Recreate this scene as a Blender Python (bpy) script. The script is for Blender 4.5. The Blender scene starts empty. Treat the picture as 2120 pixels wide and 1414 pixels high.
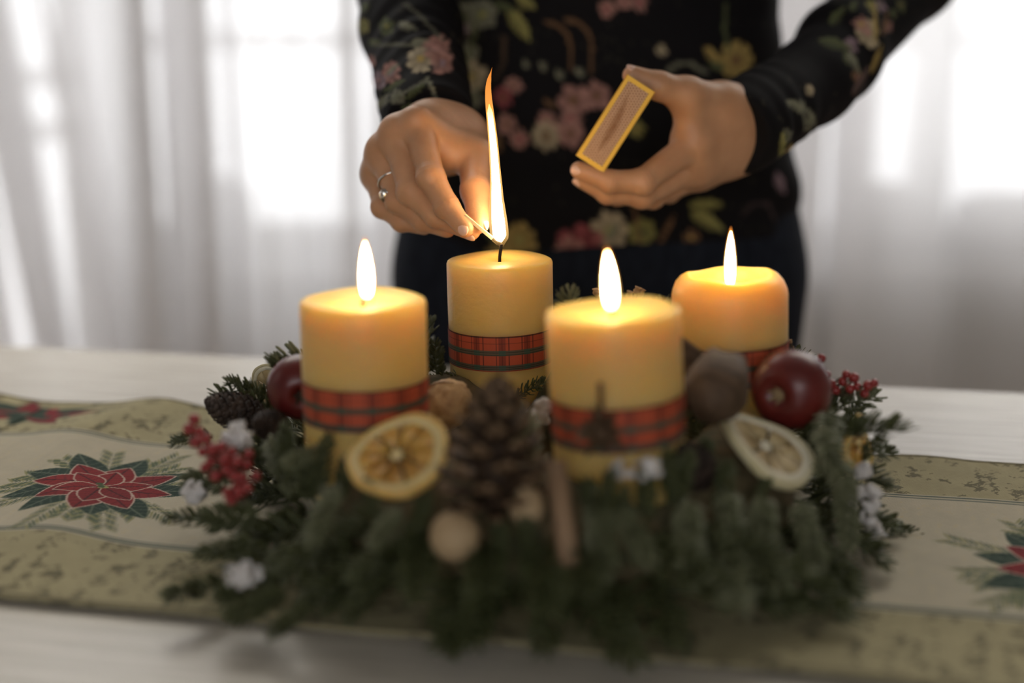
import bpy, bmesh, math, random
import numpy as np
from mathutils import Vector, Matrix, Quaternion

# ------------------------------------------------------------------ camera, world, light, exposure
SC = bpy.context.scene
COL = SC.collection
TH = math.radians(13.5); FPX = 2944.0; T = 0.75           # camera pitch, focal length in pixels (50 mm), table height
CAM = np.array([0, 0, 1.065])
cam_data = bpy.data.cameras.new('camera'); cam = bpy.data.objects.new('camera', cam_data); COL.objects.link(cam)
cam.location = CAM; cam.rotation_euler = (math.pi/2 - TH, 0, 0)
cam_data.sensor_width = 36.0; cam_data.lens = 50.0
cam_data.dof.use_dof = True; cam_data.dof.focus_distance = 0.925; cam_data.dof.aperture_fstop = 2.0
cam_data.clip_start = 0.02
SC.camera = cam
SC.view_settings.view_transform = 'Standard'; SC.view_settings.look = 'None'
SC.view_settings.exposure = 0.0; SC.view_settings.gamma = 1.0
SC.view_settings.use_curve_mapping = False
SC.cycles.use_denoising = True
SC.cycles.max_bounces = 10; SC.cycles.transparent_max_bounces = 24
SC.cycles.sample_clamp_indirect = 6.0
world = bpy.data.worlds.new('overcast_sky'); SC.world = world; world.use_nodes = True
bg = world.node_tree.nodes['Background']; bg.inputs['Color'].default_value = (0.97, 0.98, 1.0, 1); bg.inputs['Strength'].default_value = 3.5

def area_light(name, loc, rot, sx, sy, power, color=(1, 1, 1)):
    l = bpy.data.lights.new(name, 'AREA'); l.shape = 'RECTANGLE'; l.size = sx; l.size_y = sy; l.energy = power; l.color = color
    o = bpy.data.objects.new(name, l); o.location = loc; o.rotation_euler = rot; COL.objects.link(o); return o
# soft fill lamps added in the room: one on the side to the left, one behind the camera
area_light('side_fill', (-2.3, 0.9, 1.75), (0, math.radians(-68), 0), 1.4, 1.2, 2.5, (1.0, 0.97, 0.92))
area_light('front_fill', (0.6, -1.6, 2.0), (math.radians(62), 0, 0), 2.2, 1.2, 2.2, (1.0, 0.94, 0.80))
# added overhead lamp brightening the table, standing in for upper back-window daylight
area_light('back_overhead_fill', (0.3, 2.3, 2.25), (math.radians(-42), 0, 0), 3.0, 0.7, 36, (1.0, 0.955, 0.87))

# ------------------------------------------------------------------ photo geometry helpers (a pixel of the photo to a point of the room)
def ray(px, py):
    f = np.array([0, math.cos(TH), -math.sin(TH)]); u = np.array([0, math.sin(TH), math.cos(TH)])
    return f + (px-1060)/FPX*np.array([1., 0, 0]) - (py-707)/FPX*u
def P(px, py, Y):
    r = ray(px, py); return CAM + r*Y/r[1]
def G(px, py, z=T):
    r = ray(px, py); return CAM + r*(z-CAM[2])/r[2]

# ------------------------------------------------------------------ materials
def mat(name, color=(.5, .5, .5), rough=.6, spec=.4, noise=None, bump=None, attr=False, sss=None, metal=0, sheen=0, coat=0, trans=0):
    """noise=(scale, colour2, stretch) mixes two colours, bump=(scale, strength, distance)"""
    m = bpy.data.materials.new(name); m.use_nodes = True; nt = m.node_tree; b = nt.nodes['Principled BSDF']
    b.inputs['Roughness'].default_value = rough; b.inputs['Specular IOR Level'].default_value = spec
    b.inputs['Metallic'].default_value = metal
    b.inputs['Base Color'].default_value = (*color, 1)
    tc = nt.nodes.new('ShaderNodeTexCoord')
    if attr:
        a = nt.nodes.new('ShaderNodeAttribute'); a.attribute_name = 'Col'; nt.links.new(a.outputs['Color'], b.inputs['Base Color'])
    elif noise:
        mp = nt.nodes.new('ShaderNodeMapping'); nt.links.new(tc.outputs['Object'], mp.inputs['Vector']); mp.inputs['Scale'].default_value = noise[2] if len(noise) > 2 else (1, 1, 1)
        n = nt.nodes.new('ShaderNodeTexNoise'); n.inputs['Scale'].default_value = noise[0]; n.inputs['Detail'].default_value = 5
        nt.links.new(mp.outputs[0], n.inputs['Vector'])
        r = nt.nodes.new('ShaderNodeValToRGB'); r.color_ramp.elements[0].position = .35; r.color_ramp.elements[1].position = .68
        r.color_ramp.elements[0].color = (*color, 1); r.color_ramp.elements[1].color = (*noise[1], 1)
        nt.links.new(n.outputs['Fac'], r.inputs[0]); nt.links.new(r.outputs[0], b.inputs['Base Color'])
    if bump:
        n2 = nt.nodes.new('ShaderNodeTexNoise'); n2.inputs['Scale'].default_value = bump[0]; n2.inputs['Detail'].default_value = 4
        mp2 = nt.nodes.new('ShaderNodeMapping'); nt.links.new(tc.outputs['Object'], mp2.inputs['Vector']); mp2.inputs['Scale'].default_value = bump[3] if len(bump) > 3 else (1, 1, 1)
        nt.links.new(mp2.outputs[0], n2.inputs['Vector'])
        bp = nt.nodes.new('ShaderNodeBump'); bp.inputs['Strength'].default_value = bump[1]; bp.inputs['Distance'].default_value = bump[2]
        nt.links.new(n2.outputs['Fac'], bp.inputs['Height']); nt.links.new(bp.outputs[0], b.inputs['Normal'])
    if sss:
        b.inputs['Subsurface Weight'].default_value = sss[0]; b.inputs['Subsurface Radius'].default_value = sss[1]; b.inputs['Subsurface Scale'].default_value = sss[2]
    if sheen: b.inputs['Sheen Weight'].default_value = sheen
    if coat: b.inputs['Coat Weight'].default_value = coat; b.inputs['Coat Roughness'].default_value = .15
    if trans: b.inputs['Transmission Weight'].default_value = trans
    return m

def thin_cloth(name, color, t_clear, t_trans):
    m = bpy.data.materials.new(name); m.use_nodes = True; nt = m.node_tree; nt.nodes.clear()
    out = nt.nodes.new('ShaderNodeOutputMaterial'); d = nt.nodes.new('ShaderNodeBsdfDiffuse'); tr = nt.nodes.new('ShaderNodeBsdfTranslucent'); cl = nt.nodes.new('ShaderNodeBsdfTransparent')
    for n in (d, tr): n.inputs['Color'].default_value = (*color, 1)
    m1 = nt.nodes.new('ShaderNodeMixShader'); m1.inputs[0].default_value = t_trans; m2 = nt.nodes.new('ShaderNodeMixShader'); m2.inputs[0].default_value = t_clear
    nt.links.new(d.outputs[0], m1.inputs[1]); nt.links.new(tr.outputs[0], m1.inputs[2]); nt.links.new(m1.outputs[0], m2.inputs[1]); nt.links.new(cl.outputs[0], m2.inputs[2]); nt.links.new(m2.outputs[0], out.inputs[0])
    return m

def emitter(name, stops, strength, opacity):
    """flame: colour by height in the flame (attribute Col.r = 0..1), partly transparent"""
    m = bpy.data.materials.new(name); m.use_nodes = True; nt = m.node_tree; nt.nodes.clear()
    out = nt.nodes.new('ShaderNodeOutputMaterial'); e = nt.nodes.new('ShaderNodeEmission'); cl = nt.nodes.new('ShaderNodeBsdfTransparent')
    a = nt.nodes.new('ShaderNodeAttribute'); a.attribute_name = 'Col'; sp = nt.nodes.new('ShaderNodeSeparateColor'); nt.links.new(a.outputs['Color'], sp.inputs[0])
    r = nt.nodes.new('ShaderNodeValToRGB'); cr = r.color_ramp
    while len(cr.elements) < len(stops): cr.elements.new(.5)
    for el, (p, c, _) in zip(cr.elements, stops): el.position = p; el.color = (*c, 1)
    r2 = nt.nodes.new('ShaderNodeValToRGB'); cr = r2.color_ramp
    while len(cr.elements) < len(stops): cr.elements.new(.5)
    for el, (p, _, o) in zip(cr.elements, stops): el.position = p; el.color = (o, o, o, 1)
    nt.links.new(sp.outputs[0], r.inputs[0]); nt.links.new(sp.outputs[0], r2.inputs[0])
    nt.links.new(r.outputs[0], e.inputs['Color']); e.inputs['Strength'].default_value = strength
    mx = nt.nodes.new('ShaderNodeMixShader'); nt.links.new(r2.outputs[0], mx.inputs[0]); nt.links.new(cl.outputs[0], mx.inputs[1]); nt.links.new(e.outputs[0], mx.inputs[2]); nt.links.new(mx.outputs[0], out.inputs[0])
    return m

M = {}
M['plaster'] = mat('wall_plaster', (.36, .35, .33), .9, bump=(40, .1, .002))
M['floor'] = mat('floor_wood', (.3, .2, .12), .45, noise=(6, (.4, .28, .18), (1, 8, 1)))
M['white_paint'] = mat('white_frame_paint', (.8, .8, .79), .4)
M['wood'] = mat('washed_oak', (.47, .43, .36), .27, .5, noise=(9, (.62, .575, .50), (1.2, 16, 16)), bump=(12, .35, .0012, (1.5, 34, 34)))
M['runner'] = mat('runner_weave', attr=True, rough=.85, spec=.2, bump=(900, .5, .0008, (1, .3, 1)))
M['shirt'] = mat('shirt_print', attr=True, rough=.8, spec=.12, bump=(500, .15, .0005))
M['jeans'] = mat('dark_denim', (.008, .010, .016), .9, .15, noise=(160, (.016, .020, .030), (1, 1, .25)), bump=(600, .3, .0006))
M['skin'] = mat('skin', (.47, .245, .132), .46, .4, noise=(55, (.54, .292, .165)), bump=(300, .35, .0007), sss=(.25, (1, .35, .2), .006))
M['nail'] = mat('fingernail', (.70, .45, .36), .22, .5)
M['hair'] = mat('hair', (.05, .03, .018), .5, bump=(90, .6, .003, (1, 1, .1)))
M['wax'] = mat('cream_wax', (.71, .455, .140), .42, .4, bump=(130, .5, .0012, (1, 1, 1.5)), sss=(1.0, (1.0, .80, .32), .030))
M['ribbon'] = mat('tartan_ribbon', attr=True, rough=.6, spec=.3, bump=(1500, .2, .0003))
M['wick'] = mat('charred_wick', (.012, .009, .008), .9)
M['needle'] = mat('fir_needle', (.050, .058, .020), .45, .4, noise=(9, (.120, .128, .055)))
M['needle_pale'] = mat('fir_needle_pale', (.120, .128, .062), .5, .35, noise=(9, (.21, .212, .125)))
M['stem'] = mat('twig_bark', (.07, .045, .025), .8)
M['straw'] = mat('straw_ring', (.14, .10, .05), .9, noise=(60, (.05, .05, .025)))
M['cone'] = mat('pinecone_scale', (.030, .017, .010), .7, .3, noise=(90, (.075, .044, .024)))
M['cone_tip'] = mat('pinecone_scale_tip', (.15, .092, .05), .7, .3, noise=(120, (.27, .17, .095)))
M['cone_dark'] = mat('small_cone', (.030, .020, .016), .6, .4, noise=(150, (.085, .055, .040)))
M['rind'] = mat('orange_rind', (.72, .44, .12), .5, noise=(60, (.80, .56, .22)), sss=(.4, (1, .5, .2), .004))
M['pith'] = mat('orange_pith', (.76, .60, .30), .6, sss=(.4, (1, .6, .3), .004))
M['pulp'] = mat('orange_pulp', (.52, .27, .055), .38, .5, noise=(120, (.68, .40, .10)), bump=(260, .5, .001), sss=(.5, (1, .5, .15), .006))
M['rind_pale'] = mat('pale_citrus_rind', (.56, .49, .28), .6, noise=(50, (.66, .60, .40)))
M['pith_pale'] = mat('pale_citrus_pith', (.70, .65, .50), .6)
M['pulp_pale'] = mat('pale_citrus_pulp', (.38, .27, .12), .45, .4, noise=(110, (.55, .44, .25)), bump=(260, .5, .001))
M['apple'] = mat('red_apple_skin', (.080, .009, .008), .36, .5, noise=(24, (.15, .016, .012)), bump=(30, .08, .001))
M['calyx'] = mat('apple_calyx', (.045, .028, .016), .8)
M['calyx_pale'] = mat('apple_stem_end', (.30, .21, .11), .8)
M['walnut'] = mat('walnut_shell', (.36, .215, .10), .55, .35, noise=(110, (.62, .42, .22)), bump=(120, .8, .002))
M['tan_nut'] = mat('tan_wood_ball', (.36, .245, .13), .6, .35, noise=(40, (.43, .31, .18)))
M['cinnamon'] = mat('cinnamon_bark', (.24, .145, .082), .7, noise=(30, (.33, .215, .125), (6, 6, 1)), bump=(60, .4, .001, (6, 6, 1)))
M['cotton'] = mat('white_lichen', (.52, .49, .465), .9, .2, noise=(140, (.72, .69, .67)), bump=(260, .7, .002), sss=(.3, (1, .9, .8), .004))
M['berry'] = mat('red_berry', (.20, .014, .016), .3, .5, noise=(80, (.34, .04, .035)))
M['pod'] = mat('seed_pod', (.060, .034, .018), .7, .35, noise=(40, (.14, .085, .048), (1, 1, 5)), bump=(60, .6, .002, (3, 3, 1)))
M['pod_in'] = mat('seed_pod_rim', (.17, .10, .055), .7, noise=(70, (.25, .16, .09)))
M['silver'] = mat('silver', (.75, .73, .70), .18, metal=1)
M['gold'] = mat('gold', (.85, .62, .28), .2, metal=1)
M['card'] = mat('yellow_card', (.80, .50, .075), .6, spec=.3)
M['tray'] = mat('grey_card_tray', (.30, .25, .20), .8)
M['match'] = mat('match_wood', (.74, .58, .34), .6, noise=(120, (.84, .68, .43), (10, 10, 1)))
M['char'] = mat('burnt_match_head', (.02, .013, .010), .85, bump=(400, .6, .001))
M['leather'] = mat('shoe_leather', (.03, .022, .018), .4)
M['placeholder'] = mat('grey_placeholder', (.32, .30, .285), .95)
M['metal_rod'] = mat('curtain_rod_metal', (.6, .6, .6), .3, metal=1)
M['sheer'] = thin_cloth('sheer_curtain', (.82, .81, .81), .14, .52)
M['glass'] = thin_cloth('window_glass', (.9, .9, .9), .93, .0)
M['flame_out'] = emitter('flame_mantle', [(0, (1, .55, .16), .04), (.16, (1, .58, .20), .55), (.6, (1, .50, .12), .60), (1, (1, .30, .04), .42)], 1.35, 1)
M['flame_core'] = emitter('flame_core', [(0, (1, .62, .26), .15), (.2, (1, .76, .38), .9), (.8, (1, .72, .33), .95), (1, (1, .52, .16), .8)], 130.0, 1)
M['flame_core_big'] = emitter('match_flame_core', [(0, (1, .62, .26), .3), (.10, (1, .70, .36), .9), (.60, (1, .66, .30), .9), (.80, (1, .5, .13), .28), (1, (1, .34, .05), .08)], 62.0, 1)

# ------------------------------------------------------------------ object helpers
def mesh_np(name, V, F, m, smooth=True, col=None):
    """V (n,3), F list of faces or int array (k,4)"""
    me = bpy.data.meshes.new(name)
    V = np.asarray(V, dtype=np.float32)
    if isinstance(F, np.ndarray):
        k, w = F.shape
        me.vertices.add(len(V)); me.vertices.foreach_set('co', V.ravel())
        me.loops.add(k*w); me.loops.foreach_set('vertex_index', F.astype(np.int32).ravel())
        me.polygons.add(k); me.polygons.foreach_set('loop_start', np.arange(0, k*w, w, dtype=np.int32))
        try: me.polygons.foreach_set('loop_total', np.full(k, w, dtype=np.int32))
        except Exception: pass
        me.update(calc_edges=True)
    else:
        me.from_pydata([tuple(map(float, v)) for v in V], [], F); me.update()
    me.polygons.foreach_set('use_smooth', np.full(len(me.polygons), smooth))
    if col is not None:
        a = me.color_attributes.new('Col', 'FLOAT_COLOR', 'POINT'); c = np.ones((len(V), 4), np.float32); c[:, :3] = col; a.data.foreach_set('color', c.ravel())
    for mm in (m if isinstance(m, (list, tuple)) else [m]): me.materials.append(mm)
    me.validate()
    return me
def link(name, me, parent=None, loc=None, rot=None):
    o = bpy.data.objects.new(name, me); COL.objects.link(o)
    if parent: o.parent = parent
    if loc is not None: o.location = loc
    if rot is not None: o.rotation_euler = rot
    return o
def tag(o, label=None, cat=None, group=None, kind=None):
    if label: o['label'] = label
    if cat: o['category'] = cat
    if group: o['group'] = group
    if kind: o['kind'] = kind
    return o
def thing(name, label, cat, loc=(0, 0, 0), rot=None, group=None):
    o = bpy.data.objects.new(name, None); COL.objects.link(o); o.location = [float(c) for c in loc]; o.empty_display_size = .02
    if rot is not None:
        if isinstance(rot, Quaternion): o.rotation_mode = 'QUATERNION'; o.rotation_quaternion = rot
        else: o.rotation_euler = rot
    return tag(o, label, cat, group)
class MB:
    def __init__(s): s.v = []; s.f = []
    def add(s, V, F):
        n = len(s.v); s.v.extend([tuple(map(float, p)) for p in V]); s.f.extend([tuple(i+n for i in f) for f in F]); return s
    def box(s, x0, x1, y0, y1, z0, z1):
        return s.add([(x, y, z) for x in (x0, x1) for y in (y0, y1) for z in (z0, z1)], [(0, 1, 3, 2), (4, 6, 7, 5), (0, 4, 5, 1), (2, 3, 7, 6), (0, 2, 6, 4), (1, 5, 7, 3)])
    def lathe(s, prof, n=32, M4=None, cap=False):
        V = []; F = []
        for r, z in prof:
            for i in range(n):
                a = 2*math.pi*i/n; V.append((r*math.cos(a), r*math.sin(a), z))
        for k in range(len(prof)-1):
            for i in range(n):
                j = (i+1) % n; F.append((k*n+i, k*n+j, (k+1)*n+j, (k+1)*n+i))
        if cap: F.append(tuple(range(n))[::-1]); F.append(tuple((len(prof)-1)*n+i for i in range(n)))
        if M4 is not None: V = [M4 @ Vector(v) for v in V]
        return s.add(V, F)
    def tube(s, pts, rad, n=8, flat=1.0, cap=True):
        pts = [Vector(p) for p in pts]; rad = rad if hasattr(rad, '__len__') else [rad]*len(pts)
        V = []; F = []; up = Vector((0, 0, 1)); prev = None
        for i, p in enumerate(pts):
            t = (pts[min(i+1, len(pts)-1)]-pts[max(i-1, 0)]).normalized()
            if prev is None: a = t.cross(up) if abs(t.dot(up)) < .95 else t.cross(Vector((1, 0, 0)))
            else: a = prev - t*prev.dot(t)
            a.normalize(); prev = a; b = t.cross(a)
            for k in range(n):
                an = 2*math.pi*k/n; V.append(p + a*(rad[i]*math.cos(an)) + b*(rad[i]*math.sin(an)*flat))
        for i in range(len(pts)-1):
            for k in range(n):
                j = (k+1) % n; F.append((i*n+k, i*n+j, (i+1)*n+j, (i+1)*n+k))
        if cap: F.append(tuple(range(n))[::-1]); F.append(tuple((len(pts)-1)*n+k for k in range(n)))
        return s.add(V, F)
    def mesh(s, name, m, smooth=True): return mesh_np(name, s.v, s.f, m, smooth)
    def obj(s, name, m, parent=None, smooth=True, loc=None): return link(name, s.mesh(name, m, smooth), parent, loc)
def sphere_data(n=16, m=10):
    V = [(0, 0, -1)]; F = []
    for i in range(1, m):
        t = math.pi*i/m - math.pi/2
        for k in range(n): V.append((math.cos(t)*math.cos(2*math.pi*k/n), math.cos(t)*math.sin(2*math.pi*k/n), math.sin(t)))
    V.append((0, 0, 1)); top = len(V)-1
    for k in range(n): F.append((0, 1+(k+1) % n, 1+k)); F.append((top, 1+(m-2)*n+k, 1+(m-2)*n+(k+1) % n))
    for i in range(m-2):
        for k in range(n):
            j = (k+1) % n; F.append((1+i*n+k, 1+i*n+j, 1+(i+1)*n+j, 1+(i+1)*n+k))
    return V, F
def bevel(me, w, seg=3):
    b = bmesh.new(); b.from_mesh(me); bmesh.ops.remove_doubles(b, verts=b.verts, dist=1e-6)
    bmesh.ops.recalc_face_normals(b, faces=b.faces)
    bmesh.ops.bevel(b, geom=[e for e in b.edges if e.is_manifold and e.calc_face_angle(0) > .6], offset=w, segments=seg, affect='EDGES', profile=.5, clamp_overlap=True)
    b.to_mesh(me); b.free(); return me
def basis(x, z):
    """rotation whose local X is along x and whose local Z leans to z"""
    x = Vector(x).normalized(); z = Vector(z); y = z.cross(x)
    if y.length < 1e-6: y = Vector((0.3, 1, .2)).cross(x)
    y.normalize(); z = x.cross(y); return Matrix((x, y, z)).transposed()
def quat(x, z): return basis(x, z).to_quaternion()
def lum_noise(X, Y, s, seed=0):
    r = np.random.RandomState(seed); o = np.zeros_like(X)
    for k in range(5):
        a = r.uniform(0, 6.28); f = s*(1.6**k)*r.uniform(.7, 1.3); b = r.uniform(0, 6.28)
        o += np.sin(f*(X*math.cos(a)+Y*math.sin(a))+3*np.sin(f*.6*(X*math.cos(b)+Y*math.sin(b))+b)+a)/(1.25**k)
    return o/3.4

# ---- implicit surfaces: smooth unions of round cones, meshed with surface nets
def sd_cone(Pt, a, b, r0, r1):
    a = np.asarray(a, np.float32); b = np.asarray(b, np.float32); ba = b-a; L2 = float(ba @ ba) + 1e-12
    pa = [Pt[i]-a[i] for i in range(3)]
    h = np.clip((pa[0]*ba[0]+pa[1]*ba[1]+pa[2]*ba[2])/L2, 0, 1)
    d = np.sqrt((pa[0]-ba[0]*h)**2+(pa[1]-ba[1]*h)**2+(pa[2]-ba[2]*h)**2)
    return d-(r0+(r1-r0)*h)
def smin(a, b, k):
    h = np.clip(k-np.abs(a-b), 0, None)/k
    return np.minimum(a, b)-h*h*k*.25
def chain(Pt, pts, rad, k):
    d = None
    for i in range(len(pts)-1):
        c = sd_cone(Pt, pts[i], pts[i+1], rad[i], rad[i+1]); d = c if d is None else smin(d, c, k)
    return d
def grid(lo, hi, h):
    ax = [np.arange(lo[i], hi[i]+h, h, dtype=np.float32) for i in range(3)]
    return [ax[0][:, None, None], ax[1][None, :, None], ax[2][None, None, :]], ax
def nets(f, ax):
    s = f < 0; c = np.zeros(tuple(n-1 for n in f.shape), np.int8)
    for dx in (0, 1):
        for dy in (0, 1):
            for dz in (0, 1): c += s[dx:dx+c.shape[0], dy:dy+c.shape[1], dz:dz+c.shape[2]]
    cell = np.argwhere((c > 0) & (c < 8)); idx = -np.ones(c.shape, np.int64); idx[tuple(cell.T)] = np.arange(len(cell))
    acc = np.zeros((len(cell), 3)); cnt = np.zeros(len(cell))
    off = [(x, y, z) for x in (0, 1) for y in (0, 1) for z in (0, 1)]
    for i, a in enumerate(off):
        for b in off[i+1:]:
            if sum(abs(p-q) for p, q in zip(a, b)) != 1: continue
            fa = f[tuple((cell+a).T)]; fb = f[tuple((cell+b).T)]; m = (fa < 0) != (fb < 0)
            t = np.where(m, fa/np.where(m, fa-fb, 1), 0)
            acc += np.where(m[:, None], np.array(a)+t[:, None]*(np.array(b)-np.array(a)), 0); cnt += m
    hstep = np.array([float(a[1]-a[0]) for a in ax]); V = (cell+acc/cnt[:, None])*hstep+np.array([a[0] for a in ax])
    Q = []
    for d in range(3):
        e, g = (d+1) % 3, (d+2) % 3
        sl0 = [slice(None)]*3; sl1 = [slice(None)]*3; sl0[d] = slice(0, -1); sl1[d] = slice(1, None)
        s0 = s[tuple(sl0)]; s1 = s[tuple(sl1)]; ed = np.argwhere(s0 != s1)
        ed = ed[(ed[:, e] > 0) & (ed[:, g] > 0) & (ed[:, e] < f.shape[e]-1) & (ed[:, g] < f.shape[g]-1)]
        def cid(a, b):
            q = ed.copy(); q[:, e] -= a; q[:, g] -= b; return idx[tuple(q.T)]
        q = np.stack([cid(1, 1), cid(0, 1), cid(0, 0), cid(1, 0)], 1); fl = ~s[tuple(ed.T)]
        q[fl] = q[fl][:, ::-1]; Q.append(q)
    Q = np.concatenate(Q); return V, Q[(Q >= 0).all(1)]

# ------------------------------------------------------------------ the room
room = MB().box(-3, 3, -2.5, 3.6, -.05, 0).obj('floor', M['floor'], smooth=False); tag(room, kind='structure')
wb = MB(); WY0, WY1 = 2.86, 3.06; SILL = .55; HEAD = 2.25
DX0, DX1, WX0, WX1 = -2.2, -.84, -.80, 1.9
wb.box(-3, DX0, WY0, WY1, 0, 2.6).box(DX1, WX0, WY0, WY1, 0, 2.6).box(WX1, 3, WY0, WY1, 0, 2.6)
wb.box(DX0, DX1, WY0, WY1, HEAD, 2.6).box(WX0, WX1, WY0, WY1, HEAD, 2.6).box(WX0, WX1, WY0, WY1, 0, SILL)
tag(wb.obj('wall_back', M['plaster'], smooth=False), kind='structure')
tag(MB().box(-3.1, -3, -2.5, 3.06, 0, 2.6).obj('wall_left', M['plaster'], smooth=False), kind='structure')
tag(MB().box(3, 3.1, -2.5, 3.06, 0, 2.6).obj('wall_right', M['plaster'], smooth=False), kind='structure')
tag(MB().box(-3, 3, -2.5, 3.06, 2.6, 2.7).obj('ceiling', M['plaster'], smooth=False), kind='structure')
wf = MB(); wf.box(-3, -1.3, -2.6, -2.5, 0, 2.6).box(.8, 3, -2.6, -2.5, 0, 2.6).box(-1.3, .8, -2.6, -2.5, 0, 1.0).box(-1.3, .8, -2.6, -2.5, 2.3, 2.6)
tag(wf.obj('wall_front', M['plaster'], smooth=False), kind='structure')
def glazed(name, x0, x1, z0, z1, cuts, rails):
    r = bpy.data.objects.new(name, None); COL.objects.link(r); r.location = (0, 2.99, 0); tag(r, kind='structure')
    f = MB(); w = .035
    f.box(x0, x0+.04, -w, w, z0, z1).box(x1-.04, x1, -w, w, z0, z1).box(x0, x1, -w, w, z0, z0+.06).box(x0, x1, -w, w, z1-.06, z1)
    f.obj('window_frame', M['white_paint'], r, False)
    for c in cuts: MB().box(c-.04, c+.04, -w, w, z0+.06, z1-.06).obj('mullion', M['white_paint'], r, False)
    xs = [x0+.04]+list(cuts)+[x1-.04]
    for a, b in zip(xs[:-1], xs[1:]):
        MB().box(a, b, -.004, .004, z0+.06, z1-.06).obj('pane', M['glass'], r, False)
    for z in rails: MB().box(x0+.04, x1-.04, -.03, .03, z-.022, z+.022).obj('rail', M['white_paint'], r, False)
glazed('door_1', DX0, DX1, .0, HEAD, [-1.55], [.80, .91])
glazed('window_1', WX0, WX1, SILL, HEAD, [.20, .87], [.985])
tag(MB().box(WX0-.03, WX1+.03, 2.815, 2.93, SILL-.03, SILL).obj('trim_1', M['white_paint'], smooth=False), kind='structure')
tag(MB().box(WX0-.1, 3, 2.84, 2.86, 0, .09).obj('baseboard_back', M['white_paint'], smooth=False), kind='structure')

def curtain(x0, x1, y, seed, label, period=.13, depth=.035, lean=0.0):
    r = random.Random(seed); nx, nz = 520, 26; V = []; F = []
    ph = [r.uniform(0, 6.28) for _ in range(4)]
    for j in range(nz):
        z = .03+(2.36-.03)*j/(nz-1); spread = .75+.25*(1-j/(nz-1))
        for i in range(nx):
            s = x0+(x1-x0)*i/(nx-1); t = 2*math.pi*s/period
            w = t+1.1*math.sin(.37*t+ph[0])+.8*math.sin(.21*t+ph[1])+.15*(1-z)*math.sin(.6*t+ph[3])
            am = depth*(.55+.45*math.sin(.29*t+ph[2]))
            x = s+period*.30*math.sin(2*w+ph[2])*(.5+.5*math.sin(.33*t+ph[1])) + lean*(1.2-z)*((s-x0)/(x1-x0))
            V.append((x, y+am*spread*math.sin(w)+.008*math.sin(2.3*w+z*3), z))
    for j in range(nz-1):
        for i in range(nx-1): a = j*nx+i; F.append((a, a+1, a+nx+1, a+nx))
    t = thing('sheer_curtain', label, 'curtain', (0, y, 0), group='white sheer curtains at the back window')
    V = np.array(V)-np.array([0, y, 0]); link('fabric', mesh_np('fabric', V, np.array(F), M['sheer']), t)
    hd = MB().box(x0, x1, -.02, .02, 2.30, 2.37); hd.obj('heading_tape', M['sheer'], t, False)
curtain(-2.3, -.80, 2.735, 3, 'thin white curtain over the bright glass door, leftmost of the three', .30, .03, .12)
curtain(-.82, .16, 2.60, 5, 'white sheer curtain with grey folds left of the person', .135, .05)
curtain(.10, 2.0, 2.735, 12, 'white sheer curtain hanging right of the person', .30, .045)
t = thing('curtain_rod', 'thin metal rod along the wall carrying the white sheer curtains', 'rod', (0, 2.6, 2.38))
MB().tube([(-2.5, 0, 0), (2.3, 0, 0)], .012, 12).obj('rod', M['metal_rod'], t)
for x in (-2.4, 0, 2.2): MB().box(x-.01, x+.01, 0, .35, -.01, .01).obj('bracket', M['metal_rod'], t, False)

def placeholder(px, pt, w, label):  # made-up rounded shapes standing in for dim bumps behind the curtain
    top = P(px, pt, 2.86); h = top[2]-SILL; V, F = sphere_data(24, 14); V = np.array(V)
    q = np.sign(V)*np.abs(V)**.62; q *= np.array([w/2, .06, h/2]); q[:, 2] += h/2
    me = mesh_np('placeholder', q, F, M['placeholder']); tag(link('placeholder', me, None, (top[0], 2.90, SILL+.002)), label, 'placeholder', 'grey placeholder shapes on the window sill')
placeholder(1840, 385, .16, 'grey round placeholder shape dimly seen behind the curtain, right of the sleeve')
placeholder(2092, 405, .20, 'grey round placeholder shape dimly seen behind the curtain by the right frame edge')
placeholder(425, 372, .17, 'grey round placeholder shape dimly seen behind the curtain on the left')

# ------------------------------------------------------------------ table
TA = math.radians(-10.5)
tb = thing('dining_table', 'pale washed oak dining table under the woven runner', 'table', (0, 0, 0), (0, 0, TA))
top = MB().box(-1.15, 1.05, .22, 1.19, T-.038, T).obj('tabletop', M['wood'], tb, False); bevel(top.data, .004, 3)
for x in (-1.05, .95):
    for y in (.30, 1.11): MB().box(x-.035, x+.035, y-.035, y+.035, 0, T-.038).obj('leg', M['wood'], tb, False)
for y in (.29, 1.12): MB().box(-1.01, .91, y-.011, y+.011, T-.13, T-.038).obj('apron', M['wood'], tb, False)
for x in (-1.05, .95): MB().box(x-.011, x+.011, .335, 1.075, T-.13, T-.038).obj('apron', M['wood'], tb, False)

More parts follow.
